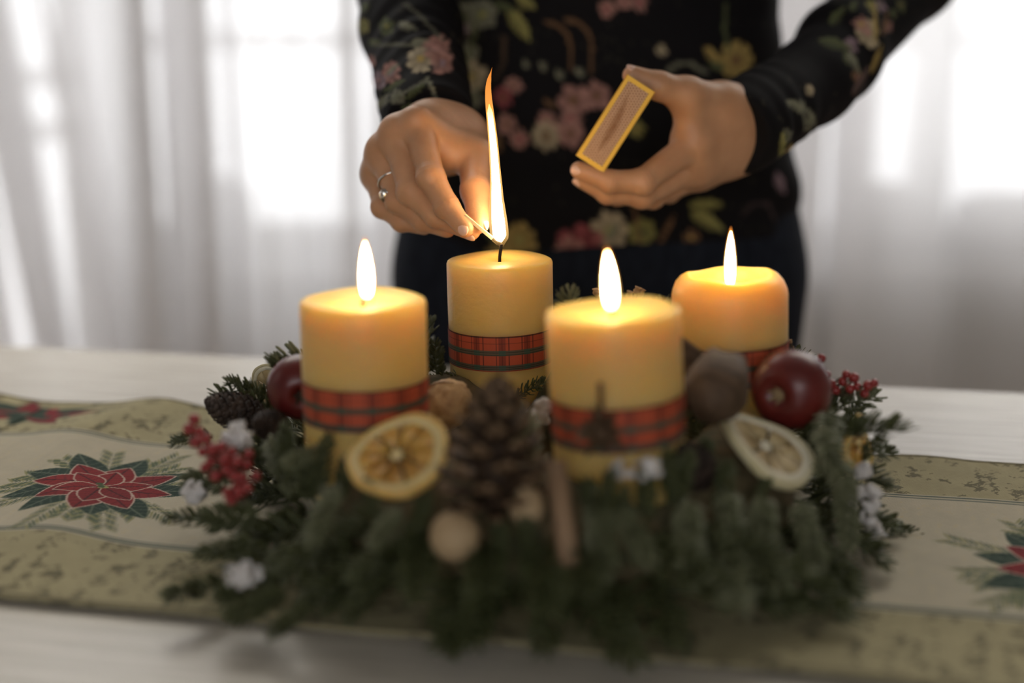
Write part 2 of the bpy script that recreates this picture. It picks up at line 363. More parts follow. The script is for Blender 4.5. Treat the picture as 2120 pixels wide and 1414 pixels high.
# ------------------------------------------------------------------ runner (woven picture = colours painted per vertex of the cloth)
RA = math.radians(-12); ca, sa = math.cos(RA), math.sin(RA)
def uv_of(x, y): return x*ca+y*sa, -x*sa+y*ca
def leaf_mask(U, V, a, b, w, pw=.85):
    ax, ay = a; bx, by = b; L = math.hypot(bx-ax, by-ay); ex, ey = (bx-ax)/L, (by-ay)/L
    s = ((U-ax)*ex+(V-ay)*ey)/L; n = (-(U-ax)*ey+(V-ay)*ex)
    pr = np.where((s > 0) & (s < 1), np.sin(np.pi*np.clip(s, 0, 1)**.8)**pw, 0)*w
    return s, n, pr
def put(C, mask, col, a=1.0):
    C[mask] = C[mask]*(1-a)+np.array(col)*a
def leaf(C, U, V, a, b, w, col, edge=None, ew=.001, vein=None):
    s, n, pr = leaf_mask(U, V, a, b, w)
    inside = np.abs(n) < pr
    if edge is not None: put(C, inside, edge); inside = np.abs(n) < pr-ew
    put(C, inside, col)
    if vein is not None:
        put(C, inside & (np.abs(n) < .0007), vein); q = np.abs((s*7-np.abs(n)/w*1.1) % 1-.5) < .10
        put(C, inside & q & (s > .1), vein, .45)
def poinsettia(C, U, V, cu, cv, R, seed):
    r = random.Random(seed)
    for k in range(16):                                          # pale fir fronds
        a = r.uniform(0, 6.28); L = R*r.uniform(1.25, 1.75)
        for j in range(16):
            s = .35+.65*j/16; bx, by = cu+L*s*math.cos(a), cv+L*s*math.sin(a)
            for sd in (-1, 1):
                aa = a+sd*.75; leaf(C, U, V, (bx, by), (bx+.013*math.cos(aa), by+.013*math.sin(aa)), .0009, (.10, .125, .075) if j % 3 else (.26, .25, .12))
    for k in range(9):                                           # dark green leaves
        a = 2*math.pi*(k+.3*r.random())/9; L = R*r.uniform(1.15, 1.5)
        leaf(C, U, V, (cu+.3*R*math.cos(a), cv+.3*R*math.sin(a)), (cu+L*math.cos(a), cv+L*math.sin(a)), R*.26, (.018, .040, .028), (.13, .15, .10), .0008, (.10, .13, .09))
    for ring, n, L0, w in ((0, 8, 1.0, .27), (1, 6, .66, .21)):
        for k in range(n):
            a = 2*math.pi*(k+.5*ring+.18*r.random())/n; L = R*L0*r.uniform(.9, 1.08)
            red = (.19+.05*r.random(), .016, .018)
            leaf(C, U, V, (cu+.04*R*math.cos(a), cv+.04*R*math.sin(a)), (cu+L*math.cos(a), cv+L*math.sin(a)), R*w, red, (.50, .36, .29), .0012, (.07, .008, .010))
    for k in range(9):
        a = r.uniform(0, 6.28); d = R*.11*r.random(); m = (U-cu-d*math.cos(a))**2+(V-cv-d*math.sin(a))**2 < .0024**2
        put(C, m, (.30, .27, .10) if k % 2 else (.06, .09, .04))
us = np.concatenate([np.arange(-1.0, -.58, .004), np.arange(-.58, -.30, .0006), np.arange(-.30, .03, .003), np.arange(.03, .26, .0008), np.arange(.26, .62, .004)])
vs = np.arange(.637, .9861, .0009)
U, Vv = np.meshgrid(us, vs, indexing='ij')
C = np.zeros(U.shape+(3,)); n1 = lum_noise(U, Vv, 140, 1); n2 = lum_noise(U, Vv, 420, 2); n3 = lum_noise(U, Vv, 60, 9)
C[:] = (.47, .42, .315); C *= (1+.06*n3+.05*n2)[..., None]
border = (Vv < .716) | (Vv > .906)
C[border] = np.array((.37, .325, .19))*(1+.06*n2[border]+.08*n3[border])[:, None]
sq = border & (n1 > .12) & (n2 > -.05) & (n3 > -.35); C[sq] *= .40                    # dark woven squiggles
gd = (n2 > .62) & ~border; C[gd] = C[gd]*.55+np.array((.50, .40, .17))*.45           # lurex flecks
for v0, sg in ((.719, 1), (.903, -1)):
    for dv, w, cc in ((0, .0013, (.06, .085, .07)), (.0042*sg, .0010, (.11, .13, .11)), (.0021*sg, .0009, (.40, .37, .27))):
        put(C, np.abs(Vv-v0-dv) < w, cc)
poinsettia(C, U, Vv, -.443, .802, .048, 4)
poinsettia(C, U, Vv, .158, .792, .048, 7)
for (cu, cv, R, sd) in ((-.585, .953, .036, 3),):                                     # small holly motif in the far border
    r = random.Random(sd)
    for k in range(11):
        a = 2*math.pi*k/11+.3*r.random(); L = R*r.uniform(.8, 1.5)
        leaf(C, U, Vv, (cu, cv), (cu+L*math.cos(a)*1.5, cv+L*math.sin(a)*.62), R*.22, (.025, .045, .030) if k % 3 else (.16, .016, .02), (.12, .13, .09), .0009)
    for k in range(9):
        m = (U-cu-r.uniform(-1, 1)*R)**2+(Vv-cv-r.uniform(-.4, .4)*R)**2 < .005**2; put(C, m, (.20, .016, .02))
def runner_z(U, Vv):
    cr = np.interp(Vv, (.64, .72, .90, .985), (-.40, -.430, -.519, -.488)); am = np.interp(Vv, (.64, .70, .90, .985), (.0012, .0062, .0062, .0105))   # a soft wave lying across the cloth on the left
    z = .0016+am*np.exp(-((U-cr)/.034)**2)+.6*am*np.exp(-((U-cr+.17)/.06)**2)
    z += .0020*np.exp(-((Vv-.71)/.020)**2)*np.exp(-((U+.50)/.055)**2)
    z += .0012*np.sin(U*60+Vv*22)*np.clip((Vv-.88)/.1, 0, 1)+.0010*np.sin(U*38+1.0)*np.clip((.68-Vv)/.05, 0, 1)
    return np.maximum(z, .0012)+.0010
Z = runner_z(U, Vv)
X3 = np.stack([U*ca-Vv*sa, U*sa+Vv*ca, Z+T], -1); nu, nv = U.shape
q = np.arange(nu*nv).reshape(nu, nv); Q = np.stack([q[:-1, :-1], q[1:, :-1], q[1:, 1:], q[:-1, 1:]], -1).reshape(-1, 4)
rn = link('table_runner', mesh_np('table_runner', X3.reshape(-1, 3), Q, M['runner'], True, C.reshape(-1, 3)))
tag(rn, 'beige woven table runner with red poinsettias and dark stripes lying along the table', 'runner')
md = rn.modifiers.new('thickness', 'SOLIDIFY'); md.thickness = .0020; md.offset = -1 if False else 1.0
# a felled hem along both long edges, its dark colour painting the edge shadow
hm = MB()
for ve in (.6385, .9845):
    hm.tube([(u*ca-ve*sa, u*sa+ve*ca, T+float(runner_z(np.array(u), np.array(ve)))+.0012) for u in np.arange(-1, .62, .01)], .0016, 6)
h = hm.obj('hem', mat('runner_hem', (.20, .17, .10), .9), rn); h['label'] = 'rolled hem darkened as edge shadow'

# ------------------------------------------------------------------ wreath
WC = np.array([.0233, .815]); RR = .110
wr = thing('advent_wreath', 'green fir advent wreath with four candles lying on the runner', 'wreath', (WC[0], WC[1], T+.005))
V = []; F = []; n1_, n2_ = 72, 16
for i in range(n1_):
    a = 2*math.pi*i/n1_
    for k in range(n2_):
        b = 2*math.pi*k/n2_; rr = .036*(1+.05*math.sin(9*a+3*b)); V.append(((RR+rr*math.cos(b))*math.cos(a), (RR+rr*math.cos(b))*math.sin(a), .036+rr*math.sin(b)))
for i in range(n1_):
    for k in range(n2_): F.append((i*n2_+k, ((i+1) % n1_)*n2_+k, ((i+1) % n1_)*n2_+(k+1) % n2_, i*n2_+(k+1) % n2_))
link('straw_ring', mesh_np('straw_ring', V, F, M['straw']), wr)

def sprig_mesh(seed, L=.078, nl=.0195, n=112, m='needle', up=0.0):
    r = random.Random(seed); b = MB(); bend = r.uniform(-.10, .10); droop = r.uniform(.05, .2)
    def c(s): return Vector((L*s, L*bend*s*s, -L*droop*s*s))
    b.tube([c(i/6) for i in range(7)], [.0016-.0008*i/6 for i in range(7)], 5)
    for i in range(n):
        s = .06+.94*(i+r.random()*.6)/n; p = c(s); t = (c(min(1, s+.02))-c(s-.02)).normalized()
        side = Vector((0, 0, 1)).cross(t).normalized(); nor = t.cross(side)
        az = r.choice([r.gauss(.15, .32), math.pi-r.gauss(.15, .32), r.uniform(.3, math.pi-.3)])
        rad = side*math.cos(az)+nor*math.sin(az)
        ln = nl*r.uniform(.78, 1.1)*(1-.45*max(0, s-.75)/.25); f0 = r.uniform(.35, .55)+.5*max(0, s-.8)/.2
        d0 = (rad+t*f0).normalized(); d1 = (rad*.75+t*(f0+.45)+nor*.22).normalized()
        w = .00145*r.uniform(.85, 1.2); wd = d0.cross(nor if abs(d0.dot(nor)) < .8 else side).normalized(); nn = wd.cross(d0).normalized()*.00035
        p1 = p+d0*ln*.5; p2 = p1+d1*ln*.42; p3 = p2+d1*ln*.10
        VV = [p-wd*w*.5, p+wd*w*.5, p+nn*1.5, p1-wd*w, p1+wd*w, p1+nn*2, p2-wd*w*.85, p2+wd*w*.85, p2+nn*1.5, p3]
        FF = [(0, 3, 4, 1), (1, 4, 5, 2), (2, 5, 3, 0), (3, 6, 7, 4), (4, 7, 8, 5), (5, 8, 6, 3), (6, 9, 7), (7, 9, 8), (8, 9, 6)]
        b.add(VV, FF)
    return b.mesh('fir_sprig', M[m], True)
SPR = [sprig_mesh(s, .066+.006*(s % 4)) for s in range(6)]
SPRP = [sprig_mesh(20+s, .070+.006*(s % 3), m='needle_pale') for s in range(4)]
SPRL = [sprig_mesh(40+s, .066, .0185, 78) for s in range(2)]
wl = Vector(wr.location)
def sprig(me, p, d, up=(0, 0, 1), s=1.0):
    o = bpy.data.objects.new('fir_sprig', me); COL.objects.link(o); o.parent = wr; o.rotation_mode = 'QUATERNION'
    o.rotation_quaternion = quat(d, up); o.location = Vector([float(c) for c in p])-wl; o.scale = (s, s, s); return o
rs = random.Random(11)
KEEP = [(Vector(P(*a)), r, dp) for a, r, dp in [((822, 940, .700), .023, .10), ((1022, 930, .672), .028, .10), ((942, 1110, .650), .013, .09), ((1092, 1050, .664), .008, .09), ((1165, 1070, .655), .008, .09), ((1180, 1000, .66), .008, .09),
        ((1585, 925, .735), .026, .10), ((1640, 800, .785), .021, .12), ((1484, 800, .735), .015, .10), ((1432, 965, .705), .009, .10), ((1305, 968, .672), .014, .09), ((622, 800, .822), .018, .10), ((490, 850, .845), .012, .10), ((922, 835, .835), .013, .2),
        ((430, 920, .735), .014, .1), ((470, 960, .725), .014, .1), ((1790, 1040, .762), .014, .1), ((1770, 795, .815), .012, .1), ((560, 806, .885), .014, .1), ((503, 1190, .672), .010, .1), ((403, 1018, .775), .008, .1), ((492, 908, .745), .010, .1)]]
KEEP += [(Vector((cx, cy, z)), .034, .07) for cx, cy, z in ((-.0083, .924, .84), (.1316, .844, .86), (-.0826, .771, .842), (.0522, .7195, .845), (-.0826, .771, .88), (.0522, .7195, .88))]
tiers = [(-.25, .044, 40, .74, -.05), (.20, .046, 40, .80, -.10), (.60, .048, 40, .78, .0), (.95, .048, 40, .72, .05), (1.35, .046, 26, .8, .10), (2.3, .030, 16, .8, .25)]
for ti, (el, mr, cnt, sc, lift) in enumerate(tiers):
    for i in range(cnt):
        a = 2*math.pi*(i+.5*(ti % 2)+rs.uniform(-.3, .3))/cnt
        out = Vector((math.cos(a), math.sin(a), 0)); tan = Vector((-math.sin(a), math.cos(a), 0))
        rad = RR+.8*mr*math.cos(el); p = Vector((WC[0], WC[1], T+.040))+out*rad+Vector((0, 0, mr*math.sin(el)))
        w = rs.uniform(-1.0, 1.0)*(.9 if ti < 4 else 1.6)
        e2 = el*.75 if ti < 4 else .5
        d = out*math.cos(e2)*(1 if ti != 5 else -1)+Vector((0, 0, math.sin(e2)+lift-.10*rs.random()))+tan*w
        d.normalize()
        tip = p+d*.078*sc
        if tip.z < T+.022: d.z += (T+.022-tip.z)/(.078*sc); d.normalize()
        # keep clear of the candles and do not bury the ornaments
        ok = True
        for oc, orad, dep in KEEP:
            tc = (Vector(CAM)-oc).normalized()
            for q in (p, p+d*.03, p+d*.06, p+d*.085*sc):
                h = q-oc; k = max(0, min(dep, h.dot(tc)))
                if (h-tc*k).length < orad+.006: ok = False
        for cx, cy in ((-.0083, .924), (.1316, .844), (-.0826, .771), (.0522, .7195)):
            for q in (p, p+d*.03, p+d*.06):
                if (q.x-cx)**2+(q.y-cy)**2 < .0385**2 and q.z > T+.055: ok = False
        if not ok: continue
        pool = SPRP if (rs.random() < (.18 if out.x < .3 else .45) and ti > 0) else SPR
        sprig(rs.choice(pool), p, d, out*.5+Vector((0, 0, 1)) if ti < 5 else Vector((0, 0, 1)), sc*rs.uniform(.92, 1.12))
def sprig_px(a, b, me, up=(0, -.3, 1)):
    pa, pb = Vector(P(*a)), Vector(P(*b)); d = pb-pa; sprig(me, pa, d, up, d.length/.075)
for a, b, k in [((600, 880, .86), (445, 783, .845), 0), ((440, 905, .83), (345, 905, .83), 1), ((470, 1090, .77), (335, 1055, .76), 0),
                ((470, 1215, .70), (330, 1215, .675), 1), ((905, 800, .93), (900, 700, .93), 0), ((1000, 800, .915), (885, 775, .895), 1), ((1060, 830, .88), (1130, 775, .875), 0),
                ((1730, 905, .83), (1790, 828, .84), 1), ((1740, 930, .80), (1868, 925, .80), 0), ((1780, 1100, .80), (1925, 1108, .80), 1), ((1770, 960, .79), (1830, 895, .79), 0),
                ((560, 830, .86), (470, 770, .85), 1), ((1000, 1180, .665), (980, 1330, .622), 0), ((1150, 1190, .665), (1120, 1345, .622), 0), ((820, 1170, .67), (700, 1280, .645), 0)]:
    sprig_px(a, b, (SPRL if k == 0 else SPR)[0])
for a, b, k in [((560, 1180, .690), (440, 1235, .668), 0), ((600, 1225, .668), (470, 1285, .650), 1), ((650, 1250, .655), (560, 1300, .640), 2), ((530, 1120, .720), (420, 1150, .712), 3), ((540, 1060, .740), (400, 1085, .748), 4), ((480, 1000, .775), (370, 990, .79), 5), ((560, 1130, .705), (470, 1190, .688), 0), ((600, 1130, .69), (520, 1240, .668), 2), ((1250, 1060, .664), (1262, 975, .664), 1), ((1330, 1050, .666), (1325, 985, .666), 3), ((1400, 1040, .676), (1372, 960, .678), 4), ((640, 1040, .720), (655, 945, .726), 1), ((1640, 1220, .68), (1690, 1260, .665), 2), ((1700, 1130, .71), (1750, 1220, .695), 3), ((630, 1040, .720), (640, 935, .728), 0), ((700, 1040, .712), (716, 942, .715), 1), ((590, 1000, .745), (600, 885, .757), 2), ((665, 1010, .722), (672, 915, .727), 3), ((860, 1110, .67), (880, 1015, .672), 4),
                ((1232, 1090, .664), (1222, 985, .668), 0), ((1335, 1080, .666), (1352, 985, .668), 2), ((1395, 1060, .675), (1420, 950, .684), 3), ((1290, 1100, .662), (1282, 1000, .664), 4), ((1470, 1010, .710), (1462, 905, .722), 5),
                ((1490, 1060, .690), (1515, 945, .700), 0), ((1380, 1030, .680), (1392, 940, .682), 2), ((1560, 1050, .70), (1590, 985, .705), 1), ((1100, 1190, .650), (1085, 1085, .652), 3), ((1040, 1180, .650), (1030, 1080, .652), 1), ((780, 1090, .675), (770, 1000, .68), 2)]:
    sprig_px(a, b, SPR[k], (0, -1, .5))
for a, b, k in [((1500, 1010, .69), (1520, 1160, .66), 0), ((1570, 1020, .70), (1600, 1190, .67), 1), ((1700, 880, .74), (1740, 1010, .71), 2), ((1720, 850, .76), (1700, 960, .72), 3), ((1650, 1030, .70), (1690, 1180, .68), 0),
                ((1420, 1030, .67), (1440, 1200, .64), 1), ((1280, 1040, .665), (1330, 1160, .64), 2), ((1240, 1030, .67), (1240, 1190, .64), 3), ((1740, 990, .735), (1770, 1130, .72), 1),
                ((700, 1000, .68), (640, 1110, .66), 2), ((830, 1050, .66), (760, 1130, .645), 0), ((560, 900, .77), (590, 1010, .74), 3), ((680, 930, .73), (600, 960, .71), 1)]:
    sprig_px(a, b, SPRP[k], (0, -1, .6))

# ------------------------------------------------------------------ candles
RIB_R = .0354; RIB_H = .0232
def ribbon_mesh():
    nu, nv = 880, 60; V = []; 
    th = np.arange(nu)*2*math.pi/nu; U = (th[:, None]*RIB_R+np.zeros(nv)[None, :]); S = np.linspace(0, 1, nv)[None, :]+np.zeros(nu)[:, None]
    C = np.zeros((nu, nv, 3)); C[:] = (.44, .075, .030)
    pu = (U*1000) % 17.0                                                             # tartan, in millimetres round the candle
    def vb(a, b, c, al): put(C, (pu > a) & (pu < b), c, al)
    vb(3, 7.4, (.12, .02, .012), .62); vb(9.3, 10.0, (.05, .012, .01), .8); vb(1.2, 1.8, (.05, .012, .01), .8); vb(4.9, 5.4, (.05, .01, .008), .5)
    s = 1-S                                                                         # 0 at the top edge
    def hb(a, b, c, al=.9): put(C, (s > a) & (s < b), c, al)
    hb(0, .035, (.02, .02, .012)); hb(.19, .205, (.06, .02, .012), .7); hb(.40, .555, (.075, .085, .055)); hb(.455, .47, (.012, .014, .010)); hb(.515, .53, (.012, .014, .010)); hb(.695, .71, (.08, .02, .012), .7)
    hb(.83, .975, (.065, .08, .055)); hb(.87, .885, (.012, .014, .010)); hb(.93, .945, (.012, .014, .010)); hb(.975, 1.01, (.30, .03, .015))
    g = ((s > .40) & (s < .555)) | ((s > .83) & (s < .975)); put(C, g & (pu > 3) & (pu < 7.4), (.03, .10, .07), .5)
    V = np.stack([RIB_R*np.cos(th)[:, None]+0*S, RIB_R*np.sin(th)[:, None]+0*S, (S-1)*RIB_H], -1).reshape(-1, 3)
    q = np.arange(nu*nv).reshape(nu, nv); q2 = np.roll(q, -1, 0)
    Q = np.stack([q[:, :-1], q2[:, :-1], q2[:, 1:], q[:, 1:]], -1).reshape(-1, 4)
    return mesh_np('ribbon', V, Q, M['ribbon'], True, C.reshape(-1, 3))
RIBBON = ribbon_mesh()
def colr(V, z0, z1):
    c = np.zeros((len(V), 3)); c[:, 0] = np.clip((np.asarray(V)[:, 2]-z0)/(z1-z0), 0, 1); return c
def flame(parent, base, h, w, bend, name='flame', core='flame_core', loc=(0, 0, 0)):
    base = Vector(base)
    def shell(h0, h1, wd, nm, m, par):
        pts = []; rad = []
        for i in range(25):
            t = i/24; z = h0+(h1-h0)*t; pts.append(base+Vector((bend*(z/h)**2, 0, z)))
            rad.append(max(1e-4, wd*1.86*(t+.02)**.40*(1-t)**.80*(1 if t < 1 else 0)))
        b = MB().tube(pts, rad, 20); me = mesh_np(nm, b.v, b.f, M[m], True, colr(b.v, base.z+h0, base.z+h1)); return link(nm, me, par)
    o = shell(-.001, h, w/2, name, 'flame_out', parent)
    shell(h*.10, h*.93, w*.38, 'flame_core', core, o)
    return o
def candle(label, px, py, Y, tilt, H, kind, rib, fl, wick):
    top = Vector(P(px, py, Y)); axis = Vector((math.sin(tilt), 0, math.cos(tilt))); base = top-axis*H
    t = thing('pillar_candle', label, 'candle', base, (0, tilt, 0), 'four cream pillar candles on the wreath')
    R = .035
    if kind == 'flat': prof = [(.0001, 0), (R-.002, 0), (R, .002)]+[(R, z) for z in np.linspace(.01, H-.0025, 9)]+[(R-.0007, H-.0008), (R-.002, H), (.022, H+.0002), (.010, H-.0002), (.004, H-.002), (.0001, H-.0026)]
    elif kind == 'dish': prof = [(.0001, 0), (R-.002, 0), (R, .002)]+[(R, z) for z in np.linspace(.01, H-.003, 9)]+[(R-.0009, H-.0008), (R-.0024, H), (R-.005, H-.0006), (.024, H-.0022), (.014, H-.0036), (.006, H-.0045), (.0001, H-.0048)]
    else: prof = [(.0001, 0), (R-.002, 0), (R, .002)]+[(R, z) for z in np.linspace(.01, H-.013, 9)]+[(R-.0006, H-.0095), (R-.0024, H-.0055), (R-.0052, H-.0022), (R-.0085, H-.0004), (R-.0108, H-.0006), (R-.0115, H-.0040), (R-.0122, H-.0095), (.016, H-.0128), (.006, H-.0136), (.0001, H-.0138)]
    b = MB().lathe(prof, 96); V = np.array(b.v); a = np.arctan2(V[:, 1], V[:, 0]); rr = np.hypot(V[:, 0], V[:, 1])
    wob = 1+.004*np.sin(3*a+V[:, 2]*60)+.003*np.sin(7*a+1.3); V[:, :2] *= np.where(rr > .01, wob, 1)[:, None]
    if kind == 'hollow': V[:, 2] += np.where(V[:, 2] > H-.006, .0006*np.sin(2*a+.6)+.0005*np.sin(5*a), 0)*np.where(rr > .02, 1, 0)
    else: V[:, 2] += np.where((V[:, 2] > H-.004) & (rr > .02), .0005*np.sin(3*a+px), 0)
    link('wax_body', mesh_np('wax_body', V, b.f, M['wax'], True), t)
    rb = link('ribbon', RIBBON, t, (0, 0, H-rib), (0, 0, px*.37)); rb['label'] = 'red tartan ribbon band'
    zc = {'flat': -.0026, 'dish': -.0046, 'hollow': -.0136}[kind]
    wp = [Vector((0, 0, H+zc-.002)), Vector((.0002, 0, H+zc+.004)), Vector((wick[0]*.6, 0, H+zc+wick[1]*.7)), Vector((wick[0], -.0006, H+zc+wick[1]))]
    MB().tube(wp, [.0012, .0011, .0012, .0010], 7).obj('wick', M['wick'], t)
    if fl: flame(t, (wick[0]*.8, 0, H+zc+.0012), fl[0]+.0033, fl[1], fl[2])
    return t, axis
candle('lit cream pillar candle standing in front of the red apple, ribbon beside the orange slice', 751, 618, .771, math.radians(-.3), .100, 'dish', .0440, (.0345, .0110, -.0003), (.0030, .007))
c_fr, ax_fr = candle('lit cream pillar candle with the dark star on its ribbon, nearest to us', 1268, 640, .7195, math.radians(-3.6), .105, 'dish', .0440, (.0330, .0104, -.0008), (-.0008, .007))
candle('cream pillar candle just being lit by the match below the hand', 1034, 536, .924, math.radians(-1.2), .096, 'flat', .0445, None, (.0016, .0125))
candle('lit cream pillar candle with rounded burnt down rim beside the right apple', 1511, 566, .844, math.radians(-2.0), .096, 'hollow', .0400, (.0375, .0090, .0004), (.0002, .008))
# the four candle spikes' plates belong to the wreath
for cx, cy in ((-.0083, .924), (.1316, .844), (-.0826, .771), (.0522, .7195)):
    b = MB().lathe([(.0001, .0445), (.030, .0445), (.033, .0475), (.0345, .0475), (.0335, .0435), (.030, .0425), (.0001, .0425)], 32); o = b.obj('candle_plate', M['gold'], wr, True, Vector((cx, cy, T+.0))-wl)

# star anise tied on the nearest candle's ribbon
def star(parent, loc, rot, R=.016, name='star_anise'):
    o = thing(name, None, None, loc, rot); o.parent = parent
    return o
sa_m = MB()
for k in range(8):
    a = 2*math.pi*k/8+.2; L = .0155*(1 if k % 3 else .8); d = Vector((math.cos(a), 0, math.sin(a))); s = Vector((-math.sin(a), 0, math.cos(a)))
    sa_m.add([Vector((0, -.001, 0)), d*L*.5+s*.0030+Vector((0, .001, 0)), d*L*.55+Vector((0, -.0045, 0)), d*L*.5-s*.0030+Vector((0, .001, 0)), d*L+Vector((0, -.002, 0)), d*L*.5+Vector((0, .002, 0))],
             [(0, 1, 2), (0, 2, 3), (1, 4, 2), (2, 4, 3), (1, 5, 4), (5, 3, 4), (0, 5, 1), (0, 3, 5)])
V_, F_ = sphere_data(10, 6); sa_m.add([(x*.003, y*.003, z*.003) for x, y, z in V_], F_)
o = sa_m.obj('star_anise', M['pod'], c_fr, False); o.location = (-.0107, -.0370, .050); o.rotation_euler = (0, 0, math.radians(-16)); o['label'] = 'dark brown star anise on the ribbon'
pin = MB().tube([(0, 0, 0), (.0003, 0, .02)], .0016, 6).obj('stalk', M['pod'], c_fr); pin.location = (-.0104, -.0372, .056)

# ------------------------------------------------------------------ wreath ornaments
def cone_scale_mesh():
    b = MB(); n = 5; V = []; F = []
    prof = [(0, .0035, 0), (.35, .0052, .0006), (.7, .0072, .0016), (.92, .0066, .0034), (1.0, .0036, .0048)]
    L = .020
    for s, w, z in prof:
        for k in range(n):
            u = -1+2*k/(n-1); V.append((s*L-abs(u)**2*.0012*s, u*w, z-(1-u*u)*-.0010))
        for k in range(n):
            u = -1+2*k/(n-1); V.append((s*L-abs(u)**2*.0012*s, u*w*.95, z-.0016-(1-u*u)*.0008*s))
    W = 2*n
    for i in range(len(prof)-1):
        for k in range(n-1):
            a = i*W+k; F.append((a, a+W, a+W+1, a+1)); a2 = a+n; F.append((a2, a2+1, a2+W+1, a2+W))
        for k in (0, n-1):
            a = i*W+k; f = (a, a+n, a+W+n, a+W); F.append(f if k == 0 else f[::-1])
    i = (len(prof)-1)*W; F.append(tuple(i+k for k in range(n))+tuple(i+n+k for k in range(n))[::-1])
    me = mesh_np('scale', V, F, [M['cone'], M['cone_tip']], True)
    for p in me.polygons: p.material_index = 1 if p.center.x > .0165 else 0
    return me
SCALE = cone_scale_mesh()
def big_cone(label, base, axis, L, R, n=62):
    q = Vector((0, 0, 1)).rotation_difference(Vector(axis).normalized())
    t = thing('pine_cone', label, 'pine cone', base, q)
    MB().lathe([(.001, 0), (R*.22, .004), (R*.34, L*.3), (R*.26, L*.7), (R*.10, L*.95), (.0005, L)], 14).obj('core', M['cone'], t)
    for i in range(n):
        s = (i+.5)/n; a = i*2.39996; z = L*(.04+.92*s); el = -.30+1.45*s**1.3
        k = (1-.55*s**2.2)*(.80+.55*min(1, s*5)) if s < .2 else (1-.55*s**2.2)*1.35
        rad = R*.24*(1-.8*s)
        o = bpy.data.objects.new('scale', SCALE); COL.objects.link(o); o.parent = t
        d = Vector((math.cos(a)*math.cos(el), math.sin(a)*math.cos(el), math.sin(el)))
        o.rotation_mode = 'QUATERNION'; o.rotation_quaternion = quat(d, (0, 0, 1)); o.location = Vector((math.cos(a)*rad, math.sin(a)*rad, z)); sc = k*R/.0300*.92; o.scale = (sc, sc*.80, sc*.9)
    MB().tube([(0, 0, L*.9), (.0008, 0, L+.005), (.0010, 0, L+.012)], [.0014, .0012, .0007], 6).obj('tip', M['cone'], t)
    return t
pc = P(1022, 1065, .672); big_cone('large open brown pine cone standing between the two front candles', pc, (.04, .12, 1), .062, .030)
def small_cone(label, c, axis, L, R):
    q = Vector((0, 0, 1)).rotation_difference(Vector(axis).normalized()); t = thing('small_cone', label, 'cone', c, q)
    MB().lathe([(.0005, -L/2), (R*.7, -L*.38), (R*.86, 0), (R*.6, L*.35), (.0005, L/2)], 14).obj('core', M['cone_dark'], t)
    b = MB(); sv = [(v.co.x*.30, v.co.y*.36, v.co.z*.45) for v in SCALE.vertices]; sf = [tuple(p.vertices) for p in SCALE.polygons]
    n = 95
    for i in range(n):
        s = (i+.5)/n; z = -L/2+L*s; r = R*.95*math.sqrt(max(.02, 1-((s-.42)/.6)**2)); a = i*2.39996; el = .25+.9*s
        Q = basis((math.cos(a)*math.cos(el), math.sin(a)*math.cos(el), math.sin(el)), (0, 0, 1)); o = Vector((math.cos(a), math.sin(a), 0))*(r-.0035)+Vector((0, 0, z)); k = R/.0125
        b.add([o+Q @ Vector(v)*k for v in sv], sf)
    o = b.obj('scales', M['cone_dark'], t); o['kind'] = 'stuff'
small_cone('small dark brown cone at the left edge of the wreath below the fir tip', P(490, 852, .845), (-.75, -.2, .35), .030, .0125)
small_cone('small dark purplish cone tucked left of the pale citrus slice', P(1432, 968, .705), (-.3, -.6, .6), .027, .0125)
small_cone('small dark cone hidden behind the left apple stalk', P(560, 880, .80), (-.3, -.6, .3), .022, .010)

def slice_(label, c, normal, R, th, up, pale=False, cut=1.0, name='orange_slice'):
    sx = '_pale' if pale else ''; Q = basis(up, normal)
    t = thing(name, label, 'citrus slice', c, Q.to_quaternion())
    wv = lambda a: 1+.02*math.sin(3*a+1)+.012*math.sin(7*a)
    def ring(r0, r1, z0, z1, nm, m, n=64):
        b = MB(); V = []; F = []
        prof = [(r0, z0), (r1*.985, z0), (r1, z0+.0006), (r1, z1-.0006), (r1*.985, z1), (r0, z1)]
        for i in range(n):
            a = 2*math.pi*i/n; cup = .0035*math.sin(2*a+.5)*1
            for r, z in prof: V.append((r*wv(a)*math.cos(a), r*wv(a)*math.sin(a), z+cup*(r/R)**2))
        k = len(prof)
        for i in range(n):
            for j in range(k): F.append((i*k+j, ((i+1) % n)*k+j, ((i+1) % n)*k+(j+1) % k, i*k+(j+1) % k))
        return b.add(V, F).obj(nm, m, t)
    ring(R*.90, R, -th/2, th/2, 'rind', M['rind'+sx]); ring(R*.76, R*.91, -th*.42, th*.42, 'pith', M['pith'+sx])
    MB().lathe([(.0001, -th*.36), (R*.11, -th*.36), (R*.13, 0), (R*.11, th*.36), (.0001, th*.36)], 14).obj('core', M['pith'+sx], t)
    n = 9
    for s in range(n):
        a0 = 2*math.pi*s/n+.04; a1 = 2*math.pi*(s+1)/n-.04; V = []; F = []
        for z, k in ((-th*.30, 1), (-th*.20, 1.0), (th*.20, 1.0), (th*.30, 1)):
            V.append((R*.13*math.cos((a0+a1)/2), R*.13*math.sin((a0+a1)/2), z*.6))
            for j in range(7):
                a = a0+(a1-a0)*j/6; inset = .0 if abs(z) < th*.25 else .0010; r = R*.775-inset
                cup = .0035*math.sin(2*a+.5)*.58; V.append((r*wv(a)*math.cos(a), r*wv(a)*math.sin(a), z+cup))
        for L in range(3):
            for j in range(8):
                jn = (j+1) % 8; F.append((L*8+j, L*8+jn, (L+1)*8+jn, (L+1)*8+j))
        F.append(tuple(range(8))[::-1]); F.append(tuple(24+j for j in range(8)))
        MB().add(V, F).obj('segment', M['pulp'+sx], t, True)
    return t
